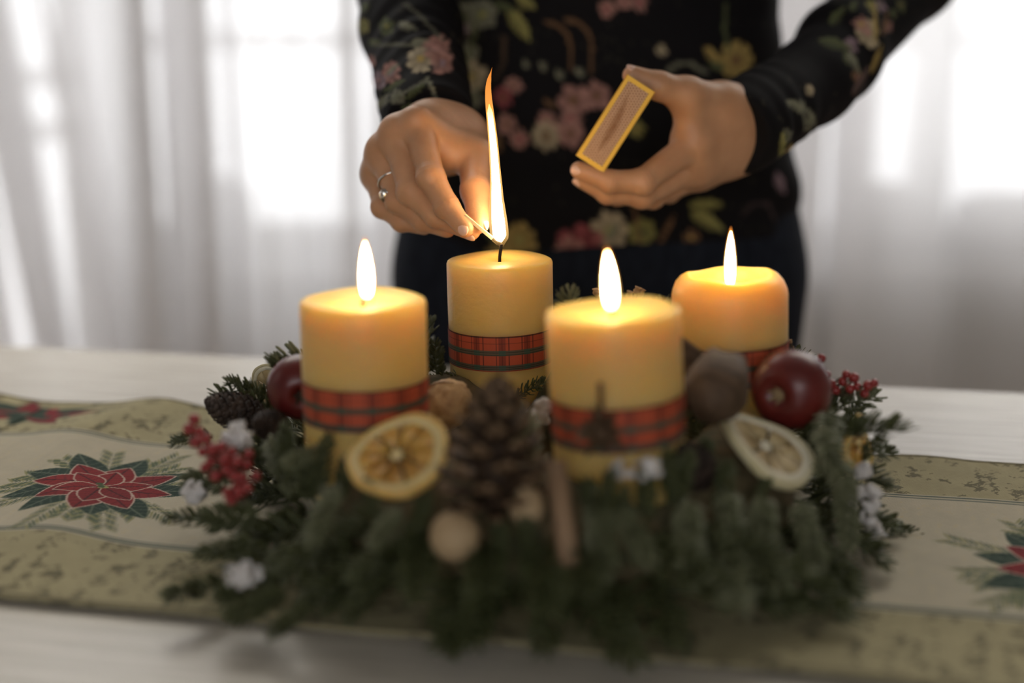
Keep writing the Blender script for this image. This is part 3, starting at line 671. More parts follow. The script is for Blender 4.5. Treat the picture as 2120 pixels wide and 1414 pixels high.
slice_('bright golden dried orange slice leaning in front of the left candle', P(822, 942, .700), (.16, -.46, .87), .0270, .0045, (1, 0, .25))
slice_('pale dried citrus slice lying tilted below the right apple', P(1584, 925, .735), (.44, -.25, .86), .0290, .0050, (1, .0, -.55), True)
slice_('pale dried citrus slice standing behind the left apple', P(560, 806, .885), (-.45, -.85, .22), .0165, .0042, (.3, 0, 1), True)
slice_('browned dried citrus slice at the right edge behind pale fir tip', P(1775, 915, .79), (.75, -.5, .25), .0165, .0045, (0, .2, 1), False)

def apple(label, c, axis, R, stem_pale):
    q = Vector((0, 0, 1)).rotation_difference(Vector(axis).normalized()); t = thing('red_apple', label, 'apple', c, q)
    prof = []
    for i in range(29):
        a = -math.pi/2+math.pi*i/28; r = R*math.cos(a)*(1+.06*math.sin(a)); z = R*.93*math.sin(a)
        z -= np.sign(z)*R*.30*math.exp(-(r/(R*.26))**2)
        prof.append((max(r, .0002), z))
    b = MB().lathe(prof, 40); V = np.array(b.v); an = np.arctan2(V[:, 1], V[:, 0]); V[:, :2] *= (1+.02*np.cos(5*an)*np.clip(V[:, 2:3]/R, 0, 1)[:, 0])[:, None]
    link('skin', mesh_np('skin', V, b.f, M['apple'], True), t)
    cb = MB()
    for k in range(6):
        a = 2*math.pi*k/6; d = Vector((math.cos(a), math.sin(a), 0)); s = Vector((-d.y, d.x, 0)); z0 = R*.60
        cb.add([d*.0015+s*.0016+Vector((0, 0, z0)), d*.0015-s*.0016+Vector((0, 0, z0)), d*.0042-s*.0011+Vector((0, 0, z0+.004)), d*.0042+s*.0011+Vector((0, 0, z0+.004)), d*.0052+Vector((0, 0, z0+.0075)), d*.002+Vector((0, 0, z0+.003))],
               [(0, 1, 2, 3), (3, 2, 4), (0, 3, 5), (1, 5, 2), (3, 4, 5), (4, 2, 5), (0, 5, 1)])
    cb.lathe([(.0001, R*.58), (.0042, R*.60), (.0040, R*.70), (.0001, R*.72)], 10)
    cb.obj('calyx', M['calyx_pale' if stem_pale else 'calyx'], t)
    MB().tube([(0, 0, -R*.6), (.001, 0, -R*1.0), (.003, 0, -R*1.15)], .0013, 6).obj('stalk', M['calyx'], t)
apple('dark red apple half hidden behind the left front candle', P(622, 800, .822), (.15, -.85, -.12), .0200, False)
apple('shiny red apple with its calyx facing us beside the right rear candle', P(1640, 806, .785), (-.62, -.78, .02), .0232, True)

def walnut(label, c, axis, R):
    q = Vector((0, 0, 1)).rotation_difference(Vector(axis).normalized()); V, F = sphere_data(40, 26); V = np.array(V); a = np.arctan2(V[:, 1], V[:, 0])
    k = 1+.035*np.sin(6*V[:, 2]*3+2*np.sin(3*a))*np.sin(4*a+3*V[:, 2])+.02*np.sin(11*a+5*V[:, 2])
    k += .06*np.exp(-(np.abs(np.sin(a))/.10)**2)*np.sqrt(np.clip(1-V[:, 2]**2, 0, 1)); V *= k[:, None]; V[:, 2] *= 1.15; V[:, 2] += np.where(V[:, 2] > 1, (V[:, 2]-1)*.5, 0)
    t = thing('walnut', label, 'walnut', c, q); link('shell', mesh_np('shell', V*R, F, M['walnut'], True), t)
    s = MB(); s.tube([(R*1.075*math.sin(p), 0, R*1.15*math.cos(p)*1.02) for p in np.linspace(0, 2*math.pi, 40)], .0006, 5); s.obj('seam', M['cinnamon'], t)
walnut('tan walnut lying between the left front candle and the candle being lit', P(922, 838, .835), (.6, -.3, .6), .0150)
o = thing('wooden_ball', 'smooth pale tan ball on the fir below the pine cone', 'ball', P(942, 1110, .650)); V, F = sphere_data(32, 20)
V = np.array(V); V[:, 2] *= 1.0; link('ball', mesh_np('ball', V*.0124, F, M['tan_nut']), o); MB().lathe([(.0001, .0122), (.0012, .0126), (.0016, .0121)], 10).obj('hole_rim', M['calyx'], o)
t = thing('hazelnut', 'tan pointed hazelnut half hidden right of the pine cone', 'nut', P(1092, 1050, .664), Quaternion((1, 0, 0), .5))
MB().lathe([(.0001, -.010), (.006, -.0085), (.0092, -.003), (.0090, .003), (.006, .009), (.002, .0125), (.0001, .0132)], 24).obj('shell', M['tan_nut'], t); MB().lathe([(.0001, -.0104), (.0058, -.0091), (.0068, -.0076)], 20).obj('cap', M['cinnamon'], t)
# cinnamon stick: bark rolled in from both sides
def scroll(th0, L):
    b = MB(); pr = []
    for sgn in (-1, 1):
        pass
    n = 70; V = []; F = []
    for i in range(n):
        u = i/(n-1)*2-1; ang = u*1.55*2*math.pi; s = 1 if u >= 0 else -1
        r = .0026*(1-.55*abs(u)); cx = s*.0021*min(1, abs(u)*3); V.append((cx-s*r*math.cos(ang)*1.0, r*math.sin(abs(ang))+.0012, 0))
    n2 = len(V); out = []
    for k, z in enumerate(np.linspace(0, L, 8)):
        for (x, y, _) in V: out.append((x*(1+.04*math.sin(k)), y*(1+.03*math.cos(k*2)), z))
    for k in range(7):
        for i in range(n2-1): F.append((k*n2+i, k*n2+i+1, (k+1)*n2+i+1, (k+1)*n2+i))
    return b.add(out, F)
a, bb = Vector(P(1178, 1172, .640)), Vector(P(1150, 955, .664)); d = (bb-a)
t = thing('cinnamon_stick', 'brown cinnamon stick standing on end in front of the nearest candle', 'cinnamon', a, Vector((0, 0, 1)).rotation_difference(d.normalized()))
o = scroll(0, d.length).obj('bark', M['cinnamon'], t); o.modifiers.new('t', 'SOLIDIFY').thickness = .0009
o = MB().lathe([(.0001, 0), (.0046, 0), (.0048, .01), (.0045, d.length*.5), (.0047, d.length-.001), (.0001, d.length-.001)], 20).obj('inner_roll', M['cinnamon'], t)

def tuft(label, c, size, seed, name='lichen_tuft'):
    r = random.Random(seed); sx, sy, sz = size; h = max(.0011, min(size)/14)
    lo = (-sx*.75, -sy*.75, -sz*.75); hi = (sx*.75, sy*.75, sz*.75); Pt, ax = grid(lo, hi, h)
    d = None
    for k in range(38):
        a = r.uniform(0, 6.28); ph = math.acos(r.uniform(-1, 1)); q = r.uniform(.35, 1.05)
        cc = (sx*.5*q*math.cos(a)*math.sin(ph), sy*.5*q*math.sin(a)*math.sin(ph), sz*.5*q*math.cos(ph)); rr = min(size)*r.uniform(.07, .19)
        e = sd_cone(Pt, cc, tuple(v*r.uniform(.7, 1.2) for v in cc), rr, rr*.7); d = e if d is None else smin(d, e, .002)
    d = d+.0006*np.sin(Pt[0]*900+2)*np.sin(Pt[1]*850)*np.sin(Pt[2]*940+1)
    V, Q = nets(d, ax); tag(link(name, mesh_np(name, V, Q, M['cotton']), None, [float(v) for v in c]), label, 'lichen', 'white lichen tufts in the wreath')
tuft('white lichen tuft beneath the nearest candle above the fir', P(1305, 972, .672), (.034, .014, .012), 1)
tuft('tall white lichen tuft at the right side of the wreath', P(1790, 1035, .762), (.020, .018, .042), 2)
tuft('lower white lichen tuft hanging at the right side of the wreath', P(1812, 1110, .765), (.013, .014, .024), 12)
tuft('small white lichen tuft behind the pine cone by the nearest candle', P(1116, 852, .80), (.020, .014, .016), 3)
tuft('white lichen tuft among the left berries', P(492, 908, .745), (.018, .014, .017), 4)
tuft('white lichen tuft low at the left under the berries', P(403, 1018, .775), (.014, .012, .013), 5)
tuft('white lichen tuft lowest at the front left on dark fir', P(503, 1190, .672), (.019, .014, .012), 6)
tuft('white lichen tuft glowing behind the right apple', P(1655, 748, .82), (.022, .014, .014), 7)

BV, BF = sphere_data(14, 9)
BERRY = mesh_np('berry', np.array(BV)*np.array([1, 1, .95]), BF, M['berry'])
def berries(label, pts, r0, base):
    b0 = Vector(P(*base)); t = thing('berry_sprig', label, 'berries', b0); s = MB()
    for (px, py, Y) in pts:
        p = Vector(P(px, py, Y))-b0; m = p*.5+Vector((0, .004, -.002)); s.tube([(0, 0, 0), m, p], .0007, 5)
    s.obj('stem', M['stem'], t)
    for i, (px, py, Y) in enumerate(pts):
        p = Vector(P(px, py, Y))-b0; o = bpy.data.objects.new('berry', BERRY); COL.objects.link(o); o.parent = t; o.location = p; k = r0*(1+.12*math.sin(i*2.3)); o.scale = (k, k, k)
rb = random.Random(5)
berries('red berry sprig sticking up at the left of the wreath', [(402, 868, .745), (392, 888, .747), (412, 893, .742), (405, 915, .745), (425, 908, .74), (420, 935, .74), (440, 930, .735), (437, 955, .735), (458, 925, .73), (465, 950, .725), (480, 935, .73), (470, 972, .725), (492, 955, .72), (425, 968, .735), (447, 985, .73), (485, 985, .72), (512, 962, .725), (500, 990, .72), (515, 940, .73), (490, 1010, .715), (478, 1030, .715), (530, 985, .72)], .0033, (500, 1000, .735))
berries('red berry sprig behind the right apple pointing right', [(1700, 742, .83), (1692, 758, .83), (1712, 775, .825), (1730, 808, .82), (1745, 790, .82), (1752, 775, .82), (1768, 782, .815), (1775, 800, .815), (1790, 815, .81), (1797, 798, .81), (1810, 793, .81), (1760, 805, .815), (1720, 795, .82)], .0029, (1690, 815, .82))
berries('few red berries low below the left berry sprig', [(480, 1035, .71), (495, 1020, .71), (470, 1018, .712), (512, 1010, .71)], .0030, (505, 1040, .715))

# brown seed pods between the nearest candle and the right apple
def pod(label, c, axis, R, L):
    q = Vector((0, 0, 1)).rotation_difference(Vector(axis).normalized()); t = thing('seed_pod', label, 'seed pod', c, q)
    pr = [(.0002, -L/2), (R*.55, -L*.44), (R*.86, -L*.25), (R, 0), (R*.93, L*.28), (R*.80, L*.47), (R*.74, L*.50), (R*.70, L*.46), (R*.78, L*.2), (R*.80, 0), (R*.5, -L*.3), (.0002, -L*.35)]
    b = MB().lathe(pr, 44); V = np.array(b.v); a = np.arctan2(V[:, 1], V[:, 0]); V[:, :2] *= (1+.035*np.sin(5*a)+.012*np.sin(17*a))[:, None]
    V[:, 2] += np.where(V[:, 2] > L*.3, .0022*np.sin(5*a+1), 0); link('shell', mesh_np('shell', V, b.f, M['pod'], True), t)
    MB().tube([(R*.78*math.cos(p)*(1+.035*math.sin(5*p)), R*.78*math.sin(p)*(1+.035*math.sin(5*p)), L*.49+.0022*math.sin(5*p+1)) for p in np.linspace(0, 2*math.pi, 45)], .0011, 6).obj('rim', M['pod_in'], t)
pod('large ribbed brown seed pod standing right of the nearest candle', P(1482, 806, .735), (.30, .92, .22), .0180, .040)
def flap(label, a, b, c, dpt):
    t = thing('seed_pod_shard', label, 'seed pod', P(*a)); o = Vector(P(*a)); V = []; F = []; A, B, Cc = (Vector(P(*k))-o for k in (a, b, c))
    n = 9; th = Vector((.3, 1, .3)).normalized()*.0022
    for s in range(n):
        for u in range(n):
            i = s/(n-1); j = u/(n-1); p = A+(B-A)*i*(1-.4*j*(1-i))+(Cc-A)*j*(1-.25*i); bow = math.sin(math.pi*i)*math.sin(math.pi*j); p = p+Vector((0, -.006*bow, 0)); V.append(p)
    for p in list(V): V.append(p+th)
    N = n*n
    for s in range(n-1):
        for u in range(n-1):
            k = s*n+u; F.append((k, k+1, k+n+1, k+n)); F.append((N+k, N+k+n, N+k+n+1, N+k+1))
    for s in range(n-1):
        for e in ((s, s+1), ((n-1)*n+s+1, (n-1)*n+s), ((s+1)*n, s*n), (s*n+n-1, (s+1)*n+n-1)): F.append((e[0], N+e[0], N+e[1], e[1]))
    MB().add(V, F).obj('shell', M['pod'], t)
    MB().tube([V[k]+th*.5 for k in [i*n for i in range(n)]], .0011, 6).obj('rim', M['pod_in'], t)
flap('thin dark brown pod shard between the two right candles', (1408, 700, .770), (1470, 745, .775), (1415, 850, .76), .01)

# dried bud twigs showing above the nearest candle
def buds(label, base, tips, r):
    b0 = Vector(P(*base)); t = thing('dried_bud_twig', label, 'dried twig', b0); s = MB()
    for tp in tips: p = Vector(P(*tp))-b0; s.tube([(0, 0, 0), p*.5+Vector((.001, 0, .001)), p], [.0009, .0008, .0008], 6)
    s.obj('stem', M['stem'], t)
    for tp in tips:
        p = Vector(P(*tp))-b0; d = p.normalized(); q = Vector((0, 0, 1)).rotation_difference(d)
        b = MB().lathe([(.0003, -r), (r*.75, -r*.5), (r, .0), (r*.7, r*.8), (r*1.05, r*1.2), (r*.4, r*1.25), (.0002, r*.9)], 8); V = [q @ Vector(v)+p for v in b.v]; MB().add(V, b.f).obj('bud', mat('dried_bud', (.23, .125, .055), .7, noise=(200, (.40, .25, .13))), t)
buds('dried brown bud twig showing right of the nearest flame', (1265, 720, .872), [(1318, 603, .872), (1302, 612, .868), (1327, 606, .875)], .0023)
buds('dried brown bud twig showing left of the nearest flame', (1250, 720, .875), [(1234, 606, .875), (1240, 612, .872)], .0022)
buds('dried brown bud twig at the right side of the rear right candle', (1650, 790, .86), [(1637, 708, .86), (1641, 722, .862)], .0012)

# ------------------------------------------------------------------ person
pe = thing('person', 'person in a dark floral long sleeved top lighting a candle behind the table', 'person', (.085, 1.36, 0))
PL = np.array([.085, 1.36, 0])
def finger(Pt, j, rad, k=.003): return chain(Pt, [P(*q) for q in j], rad, k)
RH = dict(wrist=(895, 285, 1.052), wrist2=(940, 292, 1.052),
          index=[(866, 264, .988), (893, 368, .953), (926, 428, .940), (962, 472, .930)],
          middle=[(822, 283, .994), (852, 396, .964), (905, 446, .951), (975, 478, .938)],
          ring=[(793, 318, 1.004), (826, 414, .977), (878, 456, .964), (925, 474, .955)],
          pinky=[(780, 362, 1.016), (794, 428, .992), (832, 458, .982), (878, 470, .974)],
          thumb=[(962, 285, 1.030), (982, 325, .996), (985, 395, .958), (991, 462, .936)])
LH = dict(wrist=(1545, 240, 1.085), wrist2=(1540, 290, 1.086),
          index=[(1432, 300, 1.040), (1329, 376, 1.010), (1262, 376, 1.006), (1199, 352, 1.006)],
          middle=[(1437, 345, 1.052), (1328, 403, 1.026), (1258, 398, 1.021), (1205, 372, 1.022)],
          ring=[(1448, 360, 1.072), (1350, 405, 1.052), (1278, 402, 1.046), (1222, 382, 1.044)],
          pinky=[(1462, 358, 1.092), (1385, 396, 1.078), (1325, 398, 1.070), (1278, 384, 1.066)],
          thumb=[(1490, 216, 1.060), (1422, 198, 1.036), (1365, 178, 1.026), (1309, 156, 1.022)])
def hand(J, left):
    pts = np.array([P(*q) for k in J for q in (J[k] if isinstance(J[k], list) else [J[k]])]); lo = pts.min(0)-.022; hi = pts.max(0)+.022
    fw = P(885, 258, 1.115) if not left else P(1630, 204, 1.135)
    lo = np.minimum(lo, np.array(fw)-.02); hi = np.maximum(hi, np.array(fw)+.02)
    Pt, ax = grid(lo, hi, .00115)
    w1, w2 = P(*J['wrist']), P(*J['wrist2'])
    R4 = dict(index=(.0108, .0091, .0079, .0063), middle=(.0108, .0092, .0080, .0064), ring=(.0103, .0087, .0076, .0061), pinky=(.0094, .0077, .0067, .0056))
    palm = smin(sd_cone(Pt, w1, np.array(fw)+.0, .0195, .0205), sd_cone(Pt, w2, np.array(fw)+.0, .0190, .0205), .02)
    for k in ('index', 'middle', 'ring', 'pinky'):
        mc = P(*J[k][0]); w = w1 if k in ('index', 'middle') else w2
        if not left: w = w2 if k in ('index',) else w1
        palm = smin(palm, sd_cone(Pt, w, mc, .0185, R4[k][0]), .014)
    ms = [P(*J[k][0]) for k in ('index', 'middle', 'ring', 'pinky')]
    for a, b in zip(ms[:-1], ms[1:]): palm = smin(palm, sd_cone(Pt, a, b, .0088, .0088), .008)
    if left:                                        # thick of the hand between thumb, wrist and knuckles
        for a, b, r0, r1 in (((1500, 250, 1.065), (1440, 285, 1.045), .019, .012), ((1500, 300, 1.075), (1440, 335, 1.052), .019, .013)):
            palm = smin(palm, sd_cone(Pt, P(*a), P(*b), r0, r1), .016)
    else:
        for a, b, r0, r1 in (((930, 270, 1.03), (925, 320, .99), .017, .010), ((890, 265, 1.02), (850, 285, .997), .018, .012)):
            palm = smin(palm, sd_cone(Pt, P(*a), P(*b), r0, r1), .014)
    th = J['thumb']; tr = (.0165, .0118, .0098, .0070)
    thumb = chain(Pt, [P(*q) for q in th], tr, .005)
    web = sd_cone(Pt, P(*th[1]), P(*J['index'][0]), .0075, .0075)
    d = smin(smin(palm, thumb, .012), web, .016)
    base = smin(palm, sd_cone(Pt, w1, P(*th[0]), .017, .0165), .014); d = smin(d, base, .004)
    for k in ('index', 'middle', 'ring', 'pinky'):
        pts = [np.array(P(*q)) for q in J[k]]; r = R4[k]
        f = chain(Pt, pts, r, .0035)
        for i, rr in ((1, .80), (2, .70)):          # knuckle swell on the back of each joint
            v = (pts[i]-pts[i-1])/np.linalg.norm(pts[i]-pts[i-1])-(pts[i+1]-pts[i])/np.linalg.norm(pts[i+1]-pts[i]); n = np.linalg.norm(v)
            if n > .08: c = pts[i]+v/n*r[i]*.34; f = smin(f, sd_cone(Pt, c, c+1e-4, r[i]*rr, r[i]*rr), .004)
        d = np.minimum(d, smin(f, palm, .0075))
    if not left:                                    # tendon ridges over the back of the hand
        for k, w in (('index', (905, 262, 1.035)), ('middle', (880, 262, 1.035))):
            d = smin(d, sd_cone(Pt, P(*w), np.array(P(*J[k][0]))+np.array([0, -.004, .006]), .009, .0070), .006)
    if not left:                                    # knuckle bumps
        for k, r_ in (('index', .0088), ('middle', .0086), ('ring', .0080), ('pinky', .0072)):
            c = np.array(P(*J[k][0]))+np.array([-.0015, -.003, .0052]); d = smin(d, sd_cone(Pt, c, c+1e-4, r_, r_), .005)
    # skin folds at the joints, cut as shallow creases
    for k in ('index', 'middle', 'ring', 'thumb'):
        for i in (1, 2):
            if i >= len(J[k])-1: continue
            p0, p1, p2 = (np.array(P(*J[k][m])) for m in (i-1, i, i+1)); ax_ = (p2-p0)/np.linalg.norm(p2-p0)
            s = (Pt[0]-p1[0])*ax_[0]+(Pt[1]-p1[1])*ax_[1]+(Pt[2]-p1[2])*ax_[2]; near = np.exp(-((Pt[0]-p1[0])**2+(Pt[1]-p1[1])**2+(Pt[2]-p1[2])**2)/.0105**2)
            d = d+near*-.00075*(np.cos(s*2*math.pi/.0030))*np.exp(-(s/.0042)**2)
    return nets(d, ax)
BVs, BQs, off = [], [], 0
def addbody(V, Q):
    global off
    BVs.append(V); BQs.append(Q+off); off += len(V)
for J, l in ((RH, False), (LH, True)): addbody(*hand(J, l))
# arms, trunk, neck, head and legs under the clothes
SH = {0: np.array([-.075, 1.375, 1.345]), 1: np.array([.245, 1.375, 1.345])}
EL = {0: np.array(P(822, -100, 1.335)), 1: np.array(P(1880, -60, 1.300))}
WR = {0: np.array(P(890, 258, 1.050)), 1: np.array(P(1536, 262, 1.078))}
MD = {0: (EL[0]+WR[0])/2, 1: np.array(P(1686, 165, 1.165))}
def torso_sd(Pt, grow=0.0):
    z = Pt[2]; zz = np.array([.70, .80, .88, .95, 1.05, 1.15, 1.25, 1.34, 1.40, 1.46]); aa = np.array([.182, .188, .186, .174, .158, .158, .168, .172, .12, .05]); bb = np.array([.105, .112, .112, .106, .100, .104, .112, .095, .065, .05])
    a = np.interp(z.ravel(), zz, aa).reshape(z.shape)+grow; b = np.interp(z.ravel(), zz, bb).reshape(z.shape)+grow
    cx = .085; cy = 1.365
    q = (np.abs((Pt[0]-cx)/a)**2.3+np.abs((Pt[1]-cy)/b)**2.3)**(1/2.3); d = (q-1)*np.minimum(a, b)*1.05
    return np.maximum(d, np.maximum(z-1.45, .68-z))
Pt, ax = grid((-.20, 1.0, .02), (.48, 1.55, 1.72), .009)
d = torso_sd(Pt, -.004)
for i in (0, 1):
    d = smin(d, chain(Pt, [SH[i], EL[i], MD[i], WR[i]+(MD[i]-WR[i])*.45], (.046, .036, .026, .020), .02), .02)
    x = .085+(-.095 if i == 0 else .095); d = smin(d, chain(Pt, [np.array([x, 1.365, .80]), np.array([x, 1.36, .47]), np.array([x, 1.38, .09])], (.082, .056, .036), .03), .05)
    d = smin(d, sd_cone(Pt, (x, 1.37, .045), (x, 1.26, .035), .032, .026), .03)
d = smin(d, sd_cone(Pt, (.085, 1.375, 1.40), (.085, 1.35, 1.52), .050, .047), .03)
hd = np.sqrt(((Pt[0]-.085)/.073)**2+((Pt[1]-1.335)/.092)**2+((Pt[2]-1.585)/.108)**2)-1; d = smin(d, hd*.075, .02)
d = smin(d, sd_cone(Pt, (.085, 1.27, 1.515), (.085, 1.275, 1.52), .030, .030), .03)           # chin
d = smin(d, sd_cone(Pt, (.085, 1.243, 1.590), (.085, 1.228, 1.560), .008, .011), .010)         # nose
for s in (-1, 1):
    d = smin(d, sd_cone(Pt, (.085+s*.074, 1.345, 1.60), (.085+s*.073, 1.345, 1.565), .011, .009), .006)
addbody(*nets(d, ax))
body = link('body', mesh_np('body', np.concatenate(BVs)-PL, np.concatenate(BQs), M['skin']), pe)
sm = body.modifiers.new('smooth', 'SMOOTH'); sm.factor = .5; sm.iterations = 1
for s in (-1, 1):                                       # eyes, mouth
    V, F = sphere_data(14, 9); me = mesh_np('eye', np.array(V)*.011+np.array([.085+s*.031, 1.256, 1.592])-PL, F, [M['nail']]); link('eye', me, pe)['label'] = 'eye'
MB().tube([Vector((.085+x, 1.240+abs(x)*.3, 1.538))-Vector(PL) for x in np.linspace(-.022, .022, 7)], [.001, .003, .004, .0045, .004, .003, .001], 8).obj('mouth', mat('lips', (.42, .15, .13), .5), pe)
Pt, ax = grid((-.03, 1.22, 1.36), (.20, 1.48, 1.74), .006)
hq = (np.sqrt(((Pt[0]-.085)/.086)**2+((Pt[1]-1.352)/.100)**2+((Pt[2]-1.60)/.118)**2)-1)*.085
hq = smin(hq, sd_cone(Pt, (.085, 1.43, 1.57), (.085, 1.44, 1.42), .060, .030), .03)
face = np.sqrt(((Pt[0]-.085)/.066)**2+((Pt[1]-1.23)/.075)**2+((Pt[2]-1.565)/.088)**2)-1
hq = np.maximum(hq, -face*.066)
V, Q = nets(hq, ax); link('hair', mesh_np('hair', V-PL, Q, M['hair']), pe)

# shirt: torso and sleeves in one cloth, its print painted per vertex
def shirt_sd(Pt):
    t = torso_sd(Pt, .005); t = t+.0016*np.sin(Pt[2]*95+7*Pt[0]+2*np.sin(Pt[0]*22))*np.clip((1.06-Pt[2])/.15, 0, 1)
    out = np.maximum(t, .845+.010*np.sin(Pt[0]*9)-Pt[2])
    for i in (0, 1):
        mid = MD[i]
        c = chain(Pt, [SH[i], EL[i], mid, WR[i]], (.054, .0445, .0385, .0335) if i == 0 else (.054, .0420, .0315, .0355), .02)
        axd = (WR[i]-MD[i])/np.linalg.norm(WR[i]-MD[i]); s = (Pt[0]-WR[i][0])*axd[0]+(Pt[1]-WR[i][1])*axd[1]+(Pt[2]-WR[i][2])*axd[2]
        c = c+(.0022 if i == 0 else .0013)*np.sin(s*2*math.pi/.024+(60 if i else -10)*Pt[0]+(45 if i else 14)*Pt[2]+2.2*np.sin(Pt[0]*60+Pt[2]*35))*np.exp(-((s+.055)/.075)**2)*(.6+.4*np.sin(Pt[2]*70+Pt[0]*40))
        if i == 1: c = c-.006*np.exp(-((s+.16)/.018)**2)*np.clip((1.0-Pt[2])*0+1, 0, 1)
        cuff = s-(.004 if i == 0 else .017)+.0015*np.sin(Pt[0]*150+Pt[2]*90)
        c = np.maximum(c, cuff)
        out = smin(out, c, .006) if i == 0 else smin(out, c, .006)
    return out
sv, sq_, so = [], [], 0
Pt, ax = grid((-.165, 1.015, .825), (.47, 1.50, 1.135), .0025); V, Q = nets(shirt_sd(Pt), ax); sv.append(V); sq_.append(Q); so = len(V)
Pt, ax = grid((-.18, 1.18, 1.10), (.44, 1.52, 1.47), .008); V2, Q2 = nets(shirt_sd(Pt), ax); sv.append(V2); sq_.append(Q2+so)
V = np.concatenate(sv); Q = np.concatenate(sq_)
# print: positions in photo pixels are turned into metres on the cloth plane (x, z)
def paint_shirt(V, onsleeve):
    C = np.zeros((len(V), 3)); C[:] = (.0070, .0062, .0074)
    nz = lum_noise(V[:, 0], V[:, 2], 260, 4); nz2 = lum_noise(V[:, 0], V[:, 2], 620, 5); nzb = lum_noise(V[:, 0], V[:, 2], 70, 6)
    GAIN = 1.35
    def spot(px, py, Y): p = P(px, py, Y); return p[0], p[2]
    def flower(px, py, r, c, cc, Y, n=5, msk=None, al=.85):
        x, z = spot(px, py, Y); r = r*Y/FPX; dx, dz = V[:, 0]-x, V[:, 2]-z; rr = np.hypot(dx, dz); an = np.arctan2(dz, dx)
        n = 5+int(px) % 4; lob = np.sqrt(np.abs(np.cos(.5*n*an+px))); edge = r*(.66+.34*lob)*(1+.14*nz2); m = (rr < edge) & msk & (nz2 > -.85); sh = (.50+.50*lob)*(.65+.45*rr/r)*(1+.25*nz2)
        C[m] = C[m]*(1-al)+(np.array(c)[None, :]*(sh*(1+.25*nz))[:, None])[m]*al; m = (rr < r*.26) & msk; C[m] = cc
    def lf(px, py, qx, qy, w, c, Y, msk=None, al=.85):
        a = spot(px, py, Y); b = spot(qx, qy, Y); s, n, pr = leaf_mask(V[:, 0], V[:, 2], a, b, w*Y/FPX); m = (np.abs(n) < pr*(1+.2*nz2)) & msk
        k = (.65+.5*(n > 0)+.2*nz); C[m] = C[m]*(1-al)+(np.array(c)[None, :]*k[:, None])[m]*al
    def ten(pts, w, c, Y, msk=None, al=.7):
        for (a, b) in zip(pts[:-1], pts[1:]):
            a = spot(*a, Y); b = spot(*b, Y); bx, bz = b[0]-a[0], b[1]-a[1]; L2 = bx*bx+bz*bz; h = np.clip(((V[:, 0]-a[0])*bx+(V[:, 2]-a[1])*bz)/L2, 0, 1)
            m = (np.hypot(V[:, 0]-a[0]-h*bx, V[:, 2]-a[1]-h*bz) < w*Y/FPX) & msk; C[m] = C[m]*(1-al)+np.array(c)*al
    PINK, ROSE, CREAM, OCH, GRN, GRY, LIL, BRN, YG = [tuple(GAIN*q for q in c_) for c_ in ((.30, .155, .13), (.22, .055, .060), (.36, .29, .19), (.30, .21, .07), (.070, .078, .035), (.155, .150, .105), (.22, .15, .17), (.13, .07, .035), (.20, .18, .06))]
    f2 = lambda x, y: (720+x/2.304, y/2.304)
    ts = ~onsleeve[0] & ~onsleeve[1]; Y = 1.25
    for x, y, r, c, cc in [(1080, 482, 36, PINK, BRN), (1190, 460, 32, PINK, BRN), (950, 582, 22, PINK, ROSE), (1065, 570, 28, PINK, ROSE), (948, 650, 34, CREAM, BRN), (1062, 640, 32, PINK, BRN), (820, 670, 22, PINK, ROSE), (790, 410, 20, PINK, BRN), (740, 470, 22, ROSE, BRN), (760, 600, 24, PINK, BRN), (590, 372, 36, CREAM, OCH), (560, 255, 26, GRY, GRN), (640, 70, 34, GRY, YG), (540, 95, 40, GRY, GRN), (522, 145, 22, LIL, LIL), (1395, 12, 20, PINK, ROSE), (1240, 45, 20, PINK, ROSE), (1320, 10, 18, PINK, ROSE), (1880, 295, 44, OCH, BRN), (1500, 240, 12, CREAM, GRN), (1250, 1100, 46, CREAM, YG), (1110, 1190, 60, ROSE, ROSE), (1060, 1200, 36, PINK, ROSE), (1405, 1105, 34, YG, GRN), (820, 1150, 40, OCH, YG), (1640, 1140, 20, BRN, OCH), (1500, 1235, 26, BRN, BRN), (600, 480, 20, GRY, GRN), (1380, 620, 20, YG, OCH), (700, 700, 20, BRN, GRN), (720, 1230, 30, OCH, GRN)]:
        flower(*f2(x, y), r/1.1, c, cc, Y, 5, ts)
    for a in [(765, 40, 872, 205, 15, YG), (800, -20, 900, 45, 12, YG), (690, 10, 800, 60, 9, GRN), (500, 60, 600, 20, 9, GRY), (1715, 225, 1800, 320, 10, OCH), (1820, 330, 1730, 300, 8, GRN), (1630, 985, 1810, 985, 11, YG), (1640, 1015, 1810, 1115, 15, YG), (1240, 1150, 1300, 1040, 9, GRY), (1560, 1020, 1480, 1180, 6, BRN), (640, 1060, 700, 1180, 8, GRN), (860, 330, 835, 280, 7, GRY), (945, 340, 920, 290, 7, GRY), (1030, 385, 990, 330, 8, GRY), (1125, 370, 1090, 320, 8, GRY), (1000, 520, 930, 470, 6, BRN), (560, 560, 640, 640, 9, GRN), (520, 200, 570, 330, 10, GRY), (2080, 850, 2130, 960, 11, LIL)]:
        lf(*f2(a[0], a[1]), *f2(a[2], a[3]), a[4], a[5], Y, ts)
    for pts, w, c in [([(945, 108), (1000, 120), (1050, 170), (1068, 240), (1066, 330)], 4, BRN), ([(1048, 98), (1100, 105), (1150, 150), (1170, 230), (1160, 340)], 4, BRN), ([(1822, 20), (1818, 130), (1835, 250)], 5, GRN), ([(1530, 340), (1590, 305), (1650, 310), (1720, 350)], 4, GRY), ([(1400, 1240), (1385, 1100), (1360, 960)], 4, BRN), ([(1900, 1040), (1960, 990), (2040, 1000), (2075, 1080)], 4, (.06, .04, .04)), ([(620, 60), (600, 180), (560, 300), (620, 430)], 4, GRN), ([(740, 180), (745, 300), (700, 380)], 4, (.08, .05, .03))]:
